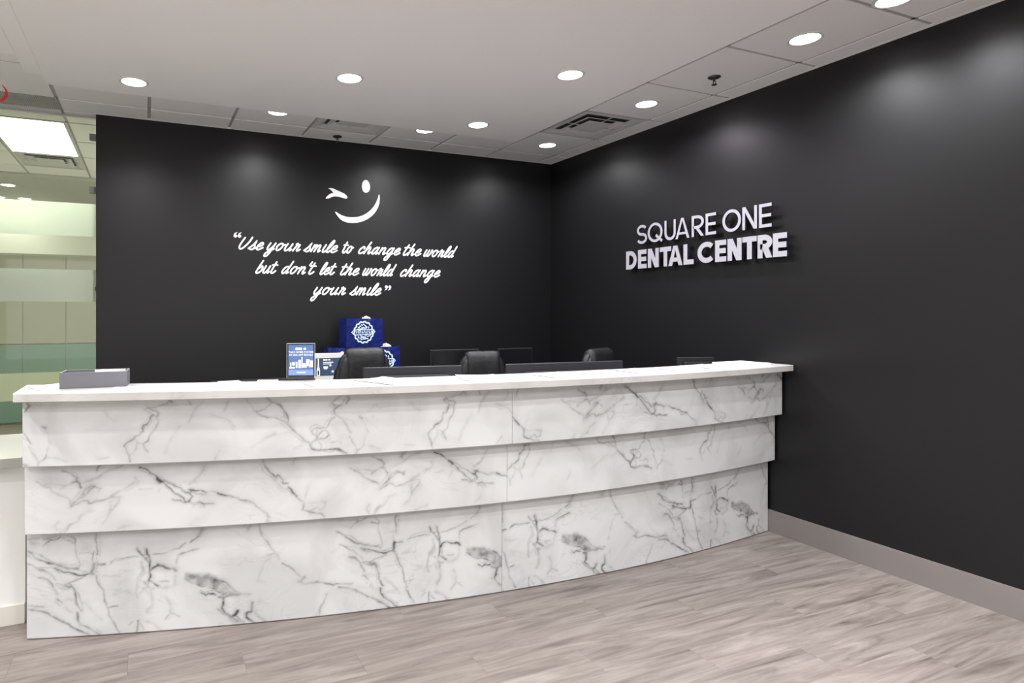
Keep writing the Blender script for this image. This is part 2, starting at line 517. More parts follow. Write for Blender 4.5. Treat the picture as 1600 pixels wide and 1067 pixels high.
VEINS={"A":[[6,0.55,-483,1071,-472,1059,-485,1048,-491,1039],[4,0.3,-476,886,-460,854,-448,831,-442,818,-444,804],[4,0.3,-442,818,-415,830,-407,848],[9,0.12,-403,839,-370,834,-329,814],[5,0.45,-425,973,-411,965],[4,0.25,-395,916,-390,898],[3,0.15,-411,965,-399,934,-395,916,-407,848],[8,0.5,81,1060,90,1078,98,1066],[4,0.35,83,1060,62,1058,40,1049,-2,1045,-15,1037,2,1022,28,1010],[5,0.45,-2,1045,15,1034,40,1031,47,1019,40,1008],[5,0.5,28,1010,15,1011,11,994,-2,974,-17,970,-21,952,-19,938,-36,924,-57,918,-62,907,-83,894,-95,880],[4,0.4,-95,880,-91,862,-78,839,-72,811],[4,0.35,36,1008,43,987,36,959,19,937,11,914,6,896,-11,887,-19,880],[4,0.3,-19,880,-6,859,2,843],[3,0.25,-57,916,-45,897,-19,880],[7,0.15,-45,893,-49,865,-62,847],[12,0.1,131,956,105,915,79,875,66,843],[10,0.1,-175,1038,-162,1006,-133,991],[5,0.15,-204,829,-158,827],[6,0.18,231,1066,191,1025,170,974],[4,0.3,174,1070,183,1056],[5,0.2,336,1063,323,1026],[7,0.15,266,1009,301,994,341,978,363,949],[5,0.35,410,1078,421,1056,444,1041,448,1022,467,1007,487,990,512,984,544,983,560,973,581,968],[5,0.45,503,1077,526,1053,549,1040,567,1033,576,1016,590,1001,597,984,602,969,599,945],[4,0.4,526,1053,507,1039,494,1025,467,1014,448,1020],[8,0.4,549,981,576,968,597,953,613,930,636,910,655,893,674,873,697,864,704,845],[4,0.3,560,980,585,984,599,972],[8,0.15,544,914,494,892,457,865,435,852],[8,0.12,604,916,558,909,535,905],[10,0.08,674,856,627,843],[5,0.35,836,1079,811,1058,790,1042,811,1027,840,1033,850,1052],[5,0.45,840,1035,821,1021,807,1010,809,990],[5,0.35,809,990,821,980,845,969,855,944,869,919,884,899],[5,0.35,811,976,790,957,775,933,768,924],[5,0.5,768,924,730,928,707,922,709,907,726,897,728,882],[5,0.4,728,921,726,902,730,887,749,910,768,914,783,894,768,880,735,877],[7,0.45,728,882,711,866,702,850,709,832,730,824,768,826,792,830,816,828,840,821,865,807],[4,0.3,735,872,749,852,745,833],[8,0.2,768,861,802,859,826,868,840,852],[6,0.2,297,844,275,807]],"B":[[5,0.45,-347,766,-317,753,-305,751,-292,736,-294,718,-284,708,-273,685],[8,0.5,-309,753,-290,734,-294,716],[6,0.5,-309,712,-288,712],[6,0.55,-191,784,-201,775,-208,764],[9,0.2,-106,779,-144,766,-178,753,-208,731,-233,718,-263,705],[6,0.3,-455,721,-426,702,-401,692,-393,673,-364,660,-338,646,-317,636,-315,619],[5,0.25,-426,704,-397,714,-355,699,-330,701,-296,713],[9,0.25,-355,683,-326,701,-301,711],[14,0.22,-220,692,-250,684,-263,664],[5,0.4,-271,655,-259,673,-233,693,-212,685,-195,680,-197,671,-191,680],[9,0.35,-220,690,-246,668,-271,648,-296,630,-313,610],[5,0.35,-313,610,-288,618,-267,634,-246,631,-237,616,-220,623,-187,628,-165,637],[11,0.22,-165,637,-131,659,-101,676,-76,691,-45,709,-54,725],[9,0.2,-165,637,-144,641,-114,639,-118,616,-144,589,-152,580],[9,0.18,-157,618,-150,594,-152,576,-165,553,-187,526],[9,0.15,-237,582,-271,567,-288,540,-322,523],[7,0.2,-317,532,-338,505,-355,487],[5,0.3,-309,529,-326,514,-338,491],[9,0.15,-364,538,-380,521,-368,502],[8,0.15,-76,512,-110,504,-135,494],[8,0.12,-37,671,15,673],[5,0.75,-35,771,-11,761,11,744,37,726,50,709,67,704],[10,0.8,41,719,56,707],[4,0.6,67,704,80,687,102,667,124,643,146,623,159,608],[4,0.5,67,713,93,698,120,680,142,668,146,656,159,650],[4,0.4,107,622,133,616,150,606],[6,0.15,54,676,45,656],[5,0.6,159,649,177,646,190,660,208,656,226,653,248,640],[9,0.6,177,660,192,660],[5,0.6,177,644,188,629,177,613,159,607],[4,0.5,173,608,195,598,217,604,239,593,279,591],[4,0.3,195,588,217,601,239,581],[6,0.2,248,640,275,648,297,640],[5,0.55,297,640,324,627,356,620,378,614,392,604,424,599,440,589],[5,0.35,440,589,465,568,488,552,511,533,516,516,511,502,518,489],[10,0.2,239,762,226,734,204,706,177,684],[5,0.2,248,776,235,752],[10,0.45,493,786,495,769],[6,0.4,495,783,500,745,521,724,544,703],[5,0.45,535,711,553,688,558,708,572,692,586,682,581,667,605,666],[9,0.3,544,703,558,674,577,643,595,637,610,646,619,631],[6,0.6,605,649,619,636,633,620,650,602],[6,0.4,650,602,666,589,678,573,678,539,700,530,728,518,762,513,772,495],[14,0.15,685,573,728,570,777,567,772,542],[7,0.25,709,532,738,550,748,529,772,542,777,567],[4,0.15,681,578,690,617,700,655],[5,0.3,647,786,635,769,633,755],[12,0.1,204,526,177,502]],"C":[[12,0.3,-494,454,-447,452,-401,451],[16,0.2,-484,433,-438,421],[4,0.45,-438,416,-419,433,-401,445,-373,449,-359,459],[4,0.5,-335,440,-307,426,-303,444,-317,455],[4,0.3,-305,426,-305,400,-293,358,-282,332,-282,309],[6,0.45,-213,460,-220,437,-213,411,-213,370],[12,0.2,-204,457,-199,410,-204,369],[7,0.5,-501,403,-480,387,-461,366,-443,355,-415,341,-377,329,-335,319,-289,309],[5,0.25,-480,392,-438,373,-391,342,-345,327,-298,312],[4,0.4,-494,337,-475,333,-452,317,-424,303,-396,276,-382,260],[4,0.25,-466,328,-438,322,-391,314,-377,298],[5,0.6,-389,314,-354,302,-317,293,-284,281,-256,279,-232,283,-220,280],[8,0.35,-382,306,-368,298],[10,0.6,-232,283,-227,298,-225,324],[4,0.6,-227,319,-209,324,-180,324],[4,0.35,-227,324,-230,355,-225,386],[4,0.45,-156,333,-133,345,-104,346,-80,350,-42,350],[3,0.3,-284,376,-256,382,-232,376],[6,0.45,-44,384,-23,354,-8,332,11,310],[6,0.6,-6,384,-1,358,9,331,11,305,14,284,14,253,9,237],[5,0.5,-23,354,-3,356,6,352,1,337,-8,335],[6,0.5,9,240,26,226,45,214],[7,0.65,14,281,26,294,45,303,64,299,89,290,113,285,123,277],[4,0.35,21,352,55,355,94,365,133,379,162,398],[4,0.55,128,345,142,354,162,358],[4,0.3,128,345,118,319,123,308],[11,0.25,-27,323,-18,286,-42,251,-47,215,-51,184,-47,163],[10,0.25,-13,234,11,201,16,169,21,127,1,97],[9,0.3,6,232,1,206,26,200],[12,0.2,-32,245,-13,275,-23,307],[12,0.15,-37,183,-13,202,6,170],[5,0.45,-213,274,-209,246,-197,214,-185,198,-180,171,-173,140,-164,116,-161,87,-147,61,-118,12],[4,0.4,-166,127,-147,129,-126,131],[4,0.4,-384,245,-363,231,-335,222,-321,234,-331,245,-349,240,-377,247],[9,0.5,-345,238,-324,229],[6,0.5,-321,236,-307,210,-300,184,-298,158,-284,129,-277,118],[4,0.4,-331,247,-298,263,-279,268,-256,277],[7,0.4,-452,274,-419,267,-401,246,-387,224,-373,203],[5,0.45,-377,178,-352,158],[10,0.15,-349,171,-326,175,-307,169],[8,0.6,-293,106,-291,80,-279,59],[5,0.5,-279,59,-251,42,-223,19,-204,8],[6,0.5,-496,135,-461,128,-415,116,-382,93,-354,74,-317,51,-279,28,-246,8],[12,0.12,-270,156,-242,124,-213,96,-194,74],[8,0.12,-340,140,-321,113,-293,96],[5,0.5,-42,53,-44,27,-42,4],[4,0.3,-32,42,-13,17],[4,0.3,-61,54,-80,40],[10,0.2,-8,56,26,38,55,4],[10,0.15,84,154,98,121,96,84],[4,0.25,74,55,98,84,137,65],[14,0.15,35,209,74,201,113,214,118,256],[6,0.25,55,234,89,232],[18,0.12,-147,211,-109,198,-80,191],[10,0.12,-185,270,-147,265,-118,266],[14,0.3,236,460,226,445,211,428],[5,0.4,226,435,201,418,182,406],[4,0.5,162,357,187,366,216,372],[5,0.5,162,233,192,210,226,194,256,186,291,176,316,155],[6,0.5,311,222,336,204,356,181,376,163,401,148,442,139],[5,0.6,226,165,246,150,256,160,291,152],[9,0.5,306,140,331,135,346,142,381,147,401,142],[10,0.6,328,130,328,101],[6,0.5,328,101,316,88,336,63,351,48,371,33,396,12,427,-2],[5,0.35,301,84,326,61,361,34,386,10],[10,0.6,366,41,381,45,394,65],[6,0.5,376,46,401,25,417,10],[9,0.4,457,97,455,70,452,55],[8,0.6,455,57,435,51,432,30,450,12,465,-3],[9,0.22,463,54,483,35,509,17,522,2],[5,0.3,488,471,491,438,504,410,524,379,550,342,566,319,576,297],[4,0.3,524,317,550,323,566,319],[8,0.12,540,311,509,286,493,244,478,197],[5,0.35,594,271,629,249,660,224,681,203],[6,0.55,695,202,681,190,681,176,665,183],[5,0.42,681,173,708,162,751,172,794,162,826,153,876,151,920,145],[5,0.3,802,112,788,69,767,39,756,-4],[14,0.2,432,448,442,463],[14,0.1,488,126,488,94],[8,0.08,854,322,821,308],[10,0.12,881,286,920,260]]}
PATCHES={"A":[[0.15,421,1075,503,1075,526,1053,494,1025,462,1015,444,1041],[0.08,792,957,826,980,855,935,889,874,869,817,792,835,726,834,735,891]],"B":[[0.14,-451,725,-296,739,-292,716,-347,685,-397,682],[0.1,-497,782,-347,768,-355,741,-472,744],[0.12,685,573,777,567,767,518,681,539]],"C":[[0.42,162,259,211,251,256,253,286,240,316,216,341,193,361,170,391,146,361,140,321,141,306,169,276,182,236,188,201,204,162,233],[0.08,-194,214,-42,340,-27,203,-3,8,-109,11,-156,87],[0.12,-307,431,-204,457,-190,332,-232,299,-279,301,-289,353],[0.2,-496,459,-359,456,-438,416,-489,413]]}
# ------------------------------------------------------------------ room shell
def struct(o):
    o['kind'] = 'structure'
    return o

FX0, FX1, FY0, FY1 = -3.2, XW, -3.5, 9.6
floor = struct(box('floor', FX0 - .1, FX1 + .12, FY0, FY1 + .1, -.12, -.0035, M['plank']))
floor['label'] = 'grey brown wood-look vinyl plank floor'
PWID, PLEN = .18, 1.22
plank_meshes = {}
row = 0
y = .55
while y < YW - .01:
    off = ((row * 0.37) % 1) * PLEN
    x = -3.2 - off
    while x < XW - .01:
        xa, xb = max(x, FX0 + .001), min(x + PLEN, XW - .001)
        ya, yb_ = y, min(y + PWID, YW - .001)
        if xb - xa > .02:
            key = (round(xb - xa, 3), round(yb_ - ya, 3))
            if key not in plank_meshes:
                bm = bmesh.new()
                w, d = key
                add_box(bm, -w / 2 + .0003, w / 2 - .0003, -d / 2 + .0003, d / 2 - .0003, -.003, 0, .0002)
                me = bpy.data.meshes.new('plank')
                bm.to_mesh(me)
                bm.free()
                me.materials.append(M['plank'])
                plank_meshes[key] = me
            link('plank', plank_meshes[key], None, floor, ((xa + xb) / 2, (ya + yb_) / 2, 0))
        x += PLEN
    y += PWID
    row += 1

wr = struct(box('wall_right', XW, XW + .12, FY0, YW + .12, 0, H + .1, M['wallblack']))
wr['label'] = 'long matt black wall on the right carrying the metal lettering'
wb = struct(box('wall_back', -.367, XW, YW, YW + .12, 0, H + .1, M['wallblack']))
wb['label'] = 'black wall behind the desk carrying the white quote'
bb = bmesh.new()
add_box(bb, XW - .012, XW, FY0, YW - .0, 0, .140, .0)
add_box(bb, XW - .009, XW, FY0, YW - .0, .140, .1455, .0)
struct(finish(bb, 'baseboard_right', M['base']))
struct(box('wall_rear', FX0, .7, FY1, FY1 + .1, 0, H + .1, M['wallcream']))
struct(box('wall_left', FX0 - .1, FX0, FY0, FY1 + .1, 0, H + .1, M['wallcream']))
struct(box('wall_office', .6, .7, YW + .12, FY1, 0, H + .1, M['wallcream']))

wf = bmesh.new()
add_box(wf, FX0, XW, FY0 - .12, FY0, 0, .5)
add_box(wf, FX0, XW, FY0 - .12, FY0, 2.5, H + .1)
for a_, b_ in ((FX0, -2.6), (-.3, .0), (2.3, 2.6), (3.5, XW)):
    add_box(wf, a_, b_, FY0 - .12, FY0, .5, 2.5)
struct(finish(wf, 'wall_front', M['wallcream']))
# ceiling slab with tiles, grid bars, lowered drywall field
ceiling = struct(box('ceiling', FX0 - .1, XW + .12, FY0, FY1 + .1, H + .03, H + .12, M['tile']))
GX = [3.671 - .61 * i for i in range(12)]
GY = [4.9656 + .61 * j for j in range(-14, 5)]
xl = sorted([XW] + [g for g in GX if g > FX0] + [FX0])
yl = sorted([YW] + [g for g in GY if g > FY0 and g < 7.75] + [FY0, 7.80])
DX0, DX1, DY1 = -.60, 2.93, 4.50
HOLES = []   # cells replaced by grilles, diffusers, troffer
def in_hole(cx_, cy_):
    return any(a < cx_ < b and c_ < cy_ < d for a, b, c_, d in HOLES)
HOLES += [(3.061, 3.671, 3.7456, 4.3556), (1.231, 1.841, 4.3556, 4.9656), (-1.209, -.599, 4.9656, 5.2528),
          (-1.209, -.599, 5.5756, 6.7956), (-1.209, -.599, 6.7956, 7.4056)]
tile_cache = {}
ycuts = yl
bars = bmesh.new()
G = .0115
for xa, xb in zip(xl[:-1], xl[1:]):
    for ya, yb_ in zip(ycuts[:-1], ycuts[1:]):
        mx_, my_ = (xa + xb) / 2, (ya + yb_) / 2
        if xa > DX0 - .01 and xb < 3.07 and yb_ < 4.37:
            continue
        if ya >= YW - .01 and xa > -.37:
            continue
        if ya >= YW - .01 and xa > .6:
            continue
        if in_hole(mx_, my_):
            continue
        key = (round(xb - xa, 3), round(yb_ - ya, 3))
        if key[0] < .02 or key[1] < .02:
            continue
        if key not in tile_cache:
            bm = bmesh.new()
            add_box(bm, -key[0] / 2 + G, key[0] / 2 - G, -key[1] / 2 + G, key[1] / 2 - G, 0, .02, .002)
            me = bpy.data.meshes.new('ceiling_tile')
            bm.to_mesh(me)
            bm.free()
            me.materials.append(M['tile'])
            tile_cache[key] = me
        link('ceiling_tile', tile_cache[key], None, ceiling, (mx_, my_, H))
for g in xl[1:-1]:
    if -.7 < g < 3.0:
        add_box(bars, g - .012, g + .012, 4.35, YW, H + .006, H + .03)
        if g < 0:
            add_box(bars, g - .012, g + .012, FY0, 4.35, H + .006, H + .03)
            add_box(bars, g - .012, g + .012, YW, 7.8, H + .006, H + .03)
    elif g > 3:
        add_box(bars, g - .012, g + .012, FY0, YW, H + .006, H + .03)
    else:
        add_box(bars, g - .012, g + .012, FY0, 7.8, H + .006, H + .03)
for g in yl[1:-1]:
    if g < 4.34:
        add_box(bars, 3.061, XW, g - .012, g + .012, H + .006, H + .03)
        add_box(bars, FX0, -.6, g - .012, g + .012, H + .006, H + .03)
    elif g < YW:
        add_box(bars, FX0, XW, g - .012, g + .012, H + .006, H + .03)
    else:
        add_box(bars, FX0, .6, g - .012, g + .012, H + .006, H + .03)
finish(bars, 'grid_bars', M['grid'], ceiling)
soffit = box('drywall_panel', DX0, DX1, FY0, DY1, H - .06, H + .03, M['ceil'], ceiling, .003)
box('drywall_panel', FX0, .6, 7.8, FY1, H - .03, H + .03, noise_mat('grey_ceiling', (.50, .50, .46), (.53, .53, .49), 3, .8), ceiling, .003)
# stepped plaster trim beside the drywall field
tm = bmesh.new()
add_box(tm, -.70, -.60, FY0, 4.36, H - .050, H + .0, .006)
add_box(tm, -.84, -.70, FY0, 4.12, H - .036, H + .0, .006)
struct(finish(tm, 'trim_1', M['ceil']))

# wall angle strips where the ceiling meets the walls
wa = bmesh.new()
add_box(wa, XW - .02, XW - .0005, FY0, YW, H - .002, H + .006)
add_box(wa, -.367, XW - .02, YW - .02, YW - .0005, H - .002, H + .006)
finish(wa, 'wall_angle', M['tile'], ceiling)

# ------------------------------------------------------------------ recessed downlights
LENS = emit_mat('downlight_lens', (1, .985, .96), LENS_E)
def downlight(x, y, z, label, power, group=None, r=.071, spot=True, size=math.radians(158), tint=(1, .98, .985)):
    e = empty('downlight', (x, y, z))
    tag(e, label, 'ceiling light', group)
    bm = bmesh.new()
    add_lathe(bm, [(r + .018, 0), (r + .016, -.004), (r + .004, -.005), (r, -.002), (r, 0)], seg=40)
    finish(bm, 'trim_ring', M['white'], e, smooth=False)
    bm = bmesh.new()
    add_lathe(bm, [(0, -.003), (r * .7, -.003), (r, -.0015)], seg=40)
    finish(bm, 'lens', LENS, e)
    if spot:
        ld = bpy.data.lights.new('downlight_lamp', 'SPOT')
        ld.energy = power
        ld.spot_size = size
        ld.spot_blend = .9
        ld.shadow_soft_size = .07
        ld.color = tint
        lo = bpy.data.objects.new('lamp', ld)
        COL.objects.link(lo)
        lo.parent = e
        lo.location = (0, 0, -.012)
    return e
ZD = H - .06
for x, y, lab in ((-.081, 4.242, 'round white downlight at the left end of the smooth ceiling field'),
                  (1.162, 3.656, 'round white downlight in the middle of the smooth ceiling field'),
                  (2.400, 3.085, 'large round downlight on the right of the smooth ceiling field'),
                  (2.382, 4.190, 'smaller-looking downlight near the far corner of the smooth ceiling')):
    downlight(x, y, ZD, lab, SPOT_W)
for x, y, lab in ((-.081, 2.0, 'downlight overhead just left of the viewer, out of the picture'), (1.162, 1.3, 'downlight overhead just right of the viewer, out of the picture'), (1.162, -.9, 'added unseen downlight behind the viewer in the middle, out of the picture'),
                  (-1.9, 2.9, 'added unseen downlight over the left side of the lobby beside the side counter, out of the picture'), (-1.9, .9, 'added unseen downlight over the left side of the lobby level with the viewer, out of the picture'), (-1.9, -1.1, 'added unseen downlight over the left side of the lobby behind the viewer, out of the picture'), (.6, -2.2, 'added unseen downlight farthest behind the viewer, out of the picture'),
                  (2.40, .7, 'boosted unseen downlight overhead near the right wall, out of the picture'), (2.4, -1.6, 'added unseen downlight far behind the viewer on the right, out of the picture'), (-.081, -.5, 'added unseen downlight behind the viewer on the left, out of the picture')):
    downlight(x, y, ZD if x > DX0 else H, lab, SPOT_W * (2.3 if y < 1 or x < -1 else 1))  # lamps behind and left are added, boosted to bounce light onto the ceiling
for x, y, lab in ((3.372, 4.66, 'round downlight in the tile at the far right ceiling corner'),
                  (3.366, 3.452, 'round downlight in the tile strip beyond the sprinkler'),
                  (3.372, 2.285, 'big bright downlight in the tile strip above the black right wall'),
                  (3.345, 1.83, 'downlight cut off by the top edge of the picture'),
                  (.915, 4.665, 'thin sliver of a downlight peeking out past the smooth ceiling, left one'),
                  (2.146, 4.665, 'half hidden downlight behind the smooth ceiling edge, nearer the corner')):
    downlight(x, y, H, lab, SPOT_TILE_W, tint=(.96, .88, 1) if 3.4 < y < 3.5 else (.96, .97, 1))
for x, y, lab in ((-1.52, 8.45, 'oval downlight in the grey ceiling of the room behind the glass'),
                  (-1.50, 9.40, 'low far downlight by the back of the glazed room, right one'),
                  (-1.80, 9.40, 'low far downlight by the back of the glazed room, left edge')):
    downlight(x, y, H - .03, lab, 12)

# ------------------------------------------------------------------ sprinklers
def sprinkler(x, y, label):
    e = empty('fire_sprinkler', (x, y, H))
    tag(e, label, 'sprinkler', 'ceiling sprinklers')
    dm = M['darkmetal']
    bm = bmesh.new()
    add_lathe(bm, [(.0, -.001), (.038, -.001), (.040, -.004), (.030, -.011), (.012, -.013), (0, -.013)], seg=24)
    finish(bm, 'escutcheon', dm, e, smooth=True)
    bm = bmesh.new()
    add_cyl(bm, (0, 0, -.013), (0, 0, -.030), .008, .006, 12)
    for s in (-1, 1):
        add_cyl(bm, (s * .006, 0, -.028), (s * .011, 0, -.040), .0022, seg=6)
        add_cyl(bm, (s * .011, 0, -.040), (0, 0, -.052), .0022, seg=6)
    finish(bm, 'frame', dm, e)
    bm = bmesh.new()
    add_cyl(bm, (0, 0, -.050), (0, 0, -.053), .017, seg=16)
    finish(bm, 'deflector', dm, e)
M['darkmetal'] = new_mat('dark_bronze', (.06, .055, .055), .4, .6)
sprinkler(1.517, 5.115, 'dark pendent sprinkler in the back tile strip near the wink logo')
sprinkler(3.379, 2.882, 'dark pendent sprinkler in the right tile strip between two downlights')

# ------------------------------------------------------------------ square air diffusers
M['ventwhite'] = new_mat('vent_white', (.62, .61, .61), .5)
M['ventdark'] = new_mat('vent_duct', (.06, .06, .06), .8)
def diffuser(x, y, label):
    e = empty('air_diffuser', (x, y, H))
    tag(e, label, 'air vent')
    s = .2975
    bm = bmesh.new()
    # rim
    for a, b, c_, d in ((-s, s, -s, -s + .035), (-s, s, s - .035, s), (-s, -s + .035, -s + .035, s - .035), (s - .035, s, -s + .035, s - .035)):
        add_box(bm, a, b, c_, d, -.002, .004)
    finish(bm, 'rim', M['ventwhite'], e)
    box('duct', -s + .03, s - .03, -s + .03, s - .03, .018, .026, M['ventdark'], e)
    # nested sloping cones
    for k, (ro, ri, zo, zi) in enumerate(((.262, .205, .004, .020), (.200, .135, -.002, .018))):
        bm = bmesh.new()
        o = [(-ro, -ro), (ro, -ro), (ro, ro), (-ro, ro)]
        i = [(-ri, -ri), (ri, -ri), (ri, ri), (-ri, ri)]
        ro2 = ro - .014
        o2 = [(-ro2, -ro2), (ro2, -ro2), (ro2, ro2), (-ro2, ro2)]
        vo = [bm.verts.new((a, b, zo)) for a, b in o]
        vo2 = [bm.verts.new((a, b, zo)) for a, b in o2]
        vi = [bm.verts.new((a, b, zi)) for a, b in i]
        for q in range(4):
            r_ = (q + 1) % 4
            bm.faces.new((vo[q], vo[r_], vo2[r_], vo2[q]))
            bm.faces.new((vo2[q], vo2[r_], vi[r_], vi[q]))
        finish(bm, 'cone', M['ventwhite'], e)
    box('centre_plate', -.125, .125, -.125, .125, -.004, .002, M['ventwhite'], e, .003)
    for a in (0, math.pi / 2, math.pi, -math.pi / 2):
        c_, s_ = math.cos(a), math.sin(a)
        bm = bmesh.new()
        add_cyl(bm, (c_ * .12, s_ * .12, .001), (c_ * .265, s_ * .265, .006), .003, seg=6)
        finish(bm, 'spoke', M['ventwhite'], e)
    return e
diffuser(3.366, 4.051, 'square air diffuser in the tile strip above the far end of the desk')
diffuser(1.536, 4.661, 'square air diffuser half hidden behind the smooth ceiling edge')
diffuser(-.904, 7.10, 'air diffuser beyond the glass next to the bright light panel')

# long dark slotted return grille in front of the glass
e = empty('return_grille', (-.904, 5.105, H))
tag(e, 'dark grey slotted return-air grille at upper left before the glass', 'air vent')
box('frame', -.302, .302, -.136, .225, .012, .02, new_mat('grille_dark', (.42, .42, .40), .6), e)
bm = bmesh.new()
for i in range(46):
    x = -.295 + i * .0131
    add_box(bm, x, x + .004, -.132, .221, -.001, .012)
finish(bm, 'louvres', new_mat('grille_slat', (.72, .72, .70), .5), e)
# troffer
e = empty('light_panel', (-.904, 6.186, H))
tag(e, 'large bright rectangular ceiling light panel behind the glass', 'ceiling light')
bm = bmesh.new()
for a, b, c_, d in ((-.30, .30, -.605, -.58), (-.30, .30, .58, .605), (-.30, -.275, -.58, .58), (.275, .30, -.58, .58)):
    add_box(bm, a, b, c_, d, -.002, .008)
finish(bm, 'frame', M['ventwhite'], e)
box('lens', -.275, .275, -.58, .58, .0, .006, emit_mat('panel_lens', (1, 1, .97), 9), e)
al = bpy.data.lights.new('panel_lamp', 'AREA')
al.shape = 'RECTANGLE'
al.size, al.size_y = .52, 1.1
al.energy = 170
al.color = (1, 1, .96)
ao = bpy.data.objects.new('lamp', al)
COL.objects.link(ao)
ao.parent = e
ao.location = (0, 0, -.01)

M['clampgrey'] = new_mat('clamp_grey', (.20, .20, .20), .5, .3)
# ------------------------------------------------------------------ glass partition at left
e = empty('glass_partition', (0, 5.345, 0))
tag(e, 'floor to ceiling glass partition with horizontal frosted bands at the left', 'glass partition')
GE = -.372
for xa, xb in ((-1.9, GE), (-3.18, -1.905)):
    g = box('glass_pane', xa, xb, -.005, .005, .01, H - .012, M['glass'], e)
    for z0, z1, mt in ((2.05, 2.305, 'film'), (1.544, 1.79, 'film'), (.80, 1.007, 'filmlow'), (.30, .519, 'film')):
        box('frosted_band', xa + .001, xb - .003, -.0066, -.0056, z0, z1, M[mt], g)
    if xb == GE:
        box('polished_edge', xb, xb + .004, -.005, .005, .01, H - .012, new_mat('glass_edge', (.75, .82, .70), .3), g)
for z in (2.826, 2.413, .35):
    box('clamp', -.418, -.3685, -.022, .022, z - .024, z + .024, M['clampgrey'], e, .002)
box('hinge_stop', -.378, -.369, -.018, .018, 1.63, 1.66, M['greyplastic'], e, .001)
box('floor_channel', -3.18, GE, -.012, .012, 0, .012, M['chrome'], e)
box('head_channel', -3.18, GE, -.012, .012, H - .014, H - .001, M['chrome'], e)

# tall cabinet fronts on the rear wall of the glazed room
e = empty('storage_wall', (0, 9.59, 0))
tag(e, 'tall olive grey cabinet fronts seen through the glass', 'cabinet')
olive = new_mat('olive_panel', (.24, .235, .185), .5)
teal = new_mat('teal_panel', (.125, .195, .165), .5)
box('carcass', -3.15, .55, -.30, -.0, .0, 2.22, new_mat('carcass', (.3, .3, .25), .6), e)
xs = [-3.15, -2.55, -1.997, -1.501, -1.004, -.50, .02, .55]
for a, b in zip(xs[:-1], xs[1:]):
    box('door', a + .006, b - .006, -.32, -.301, 1.04, 2.20, olive, e, .002)
    box('lower_door', a + .006, b - .006, -.32, -.301, .02, 1.025, teal, e, .002)

# ------------------------------------------------------------------ low side counter left of the desk
e = empty('side_counter', (-.536, 3.34, 0))
tag(e, 'low white side counter left of the marble desk', 'counter')
box('body', -1.9, 0, .03, .55, .0, .77, M['white'], e)
box('top', -1.9, 0, -.065, .57, .755, .80, new_mat('pale_top', (.30, .30, .27), .5), e, .002)
box('plinth', -1.9, .0, .014, .03, 0, .094, new_mat('plinth', (.62, .60, .55), .5), e, .002)
# ------------------------------------------------------------------ reception desk
DXL, DXR = -.50, 3.831
def desk_y(X):
    t = (X + .5) / 4.345
    return 3.18 - .33 * t - 4 * .25 * t * (1 - t)

PER = 1.352
def value_noise(shape_x, shape_y, cells_x, cells_y, seed):
    rs = np.random.RandomState(seed)
    g = rs.rand(cells_y + 2, cells_x + 2)
    yy = np.linspace(0, cells_y, shape_y)
    xx = np.linspace(0, cells_x, shape_x)
    yi, xi = yy.astype(int), xx.astype(int)
    yf, xf = (yy - yi)[:, None], (xx - xi)[None, :]
    yf, xf = yf * yf * (3 - 2 * yf), xf * xf * (3 - 2 * xf)
    a = g[np.ix_(yi, xi)]; b = g[np.ix_(yi, xi + 1)]; c = g[np.ix_(yi + 1, xi)]; d = g[np.ix_(yi + 1, xi + 1)]
    return (a * (1 - xf) + b * xf) * (1 - yf) + (c * (1 - xf) + d * xf) * yf - .5

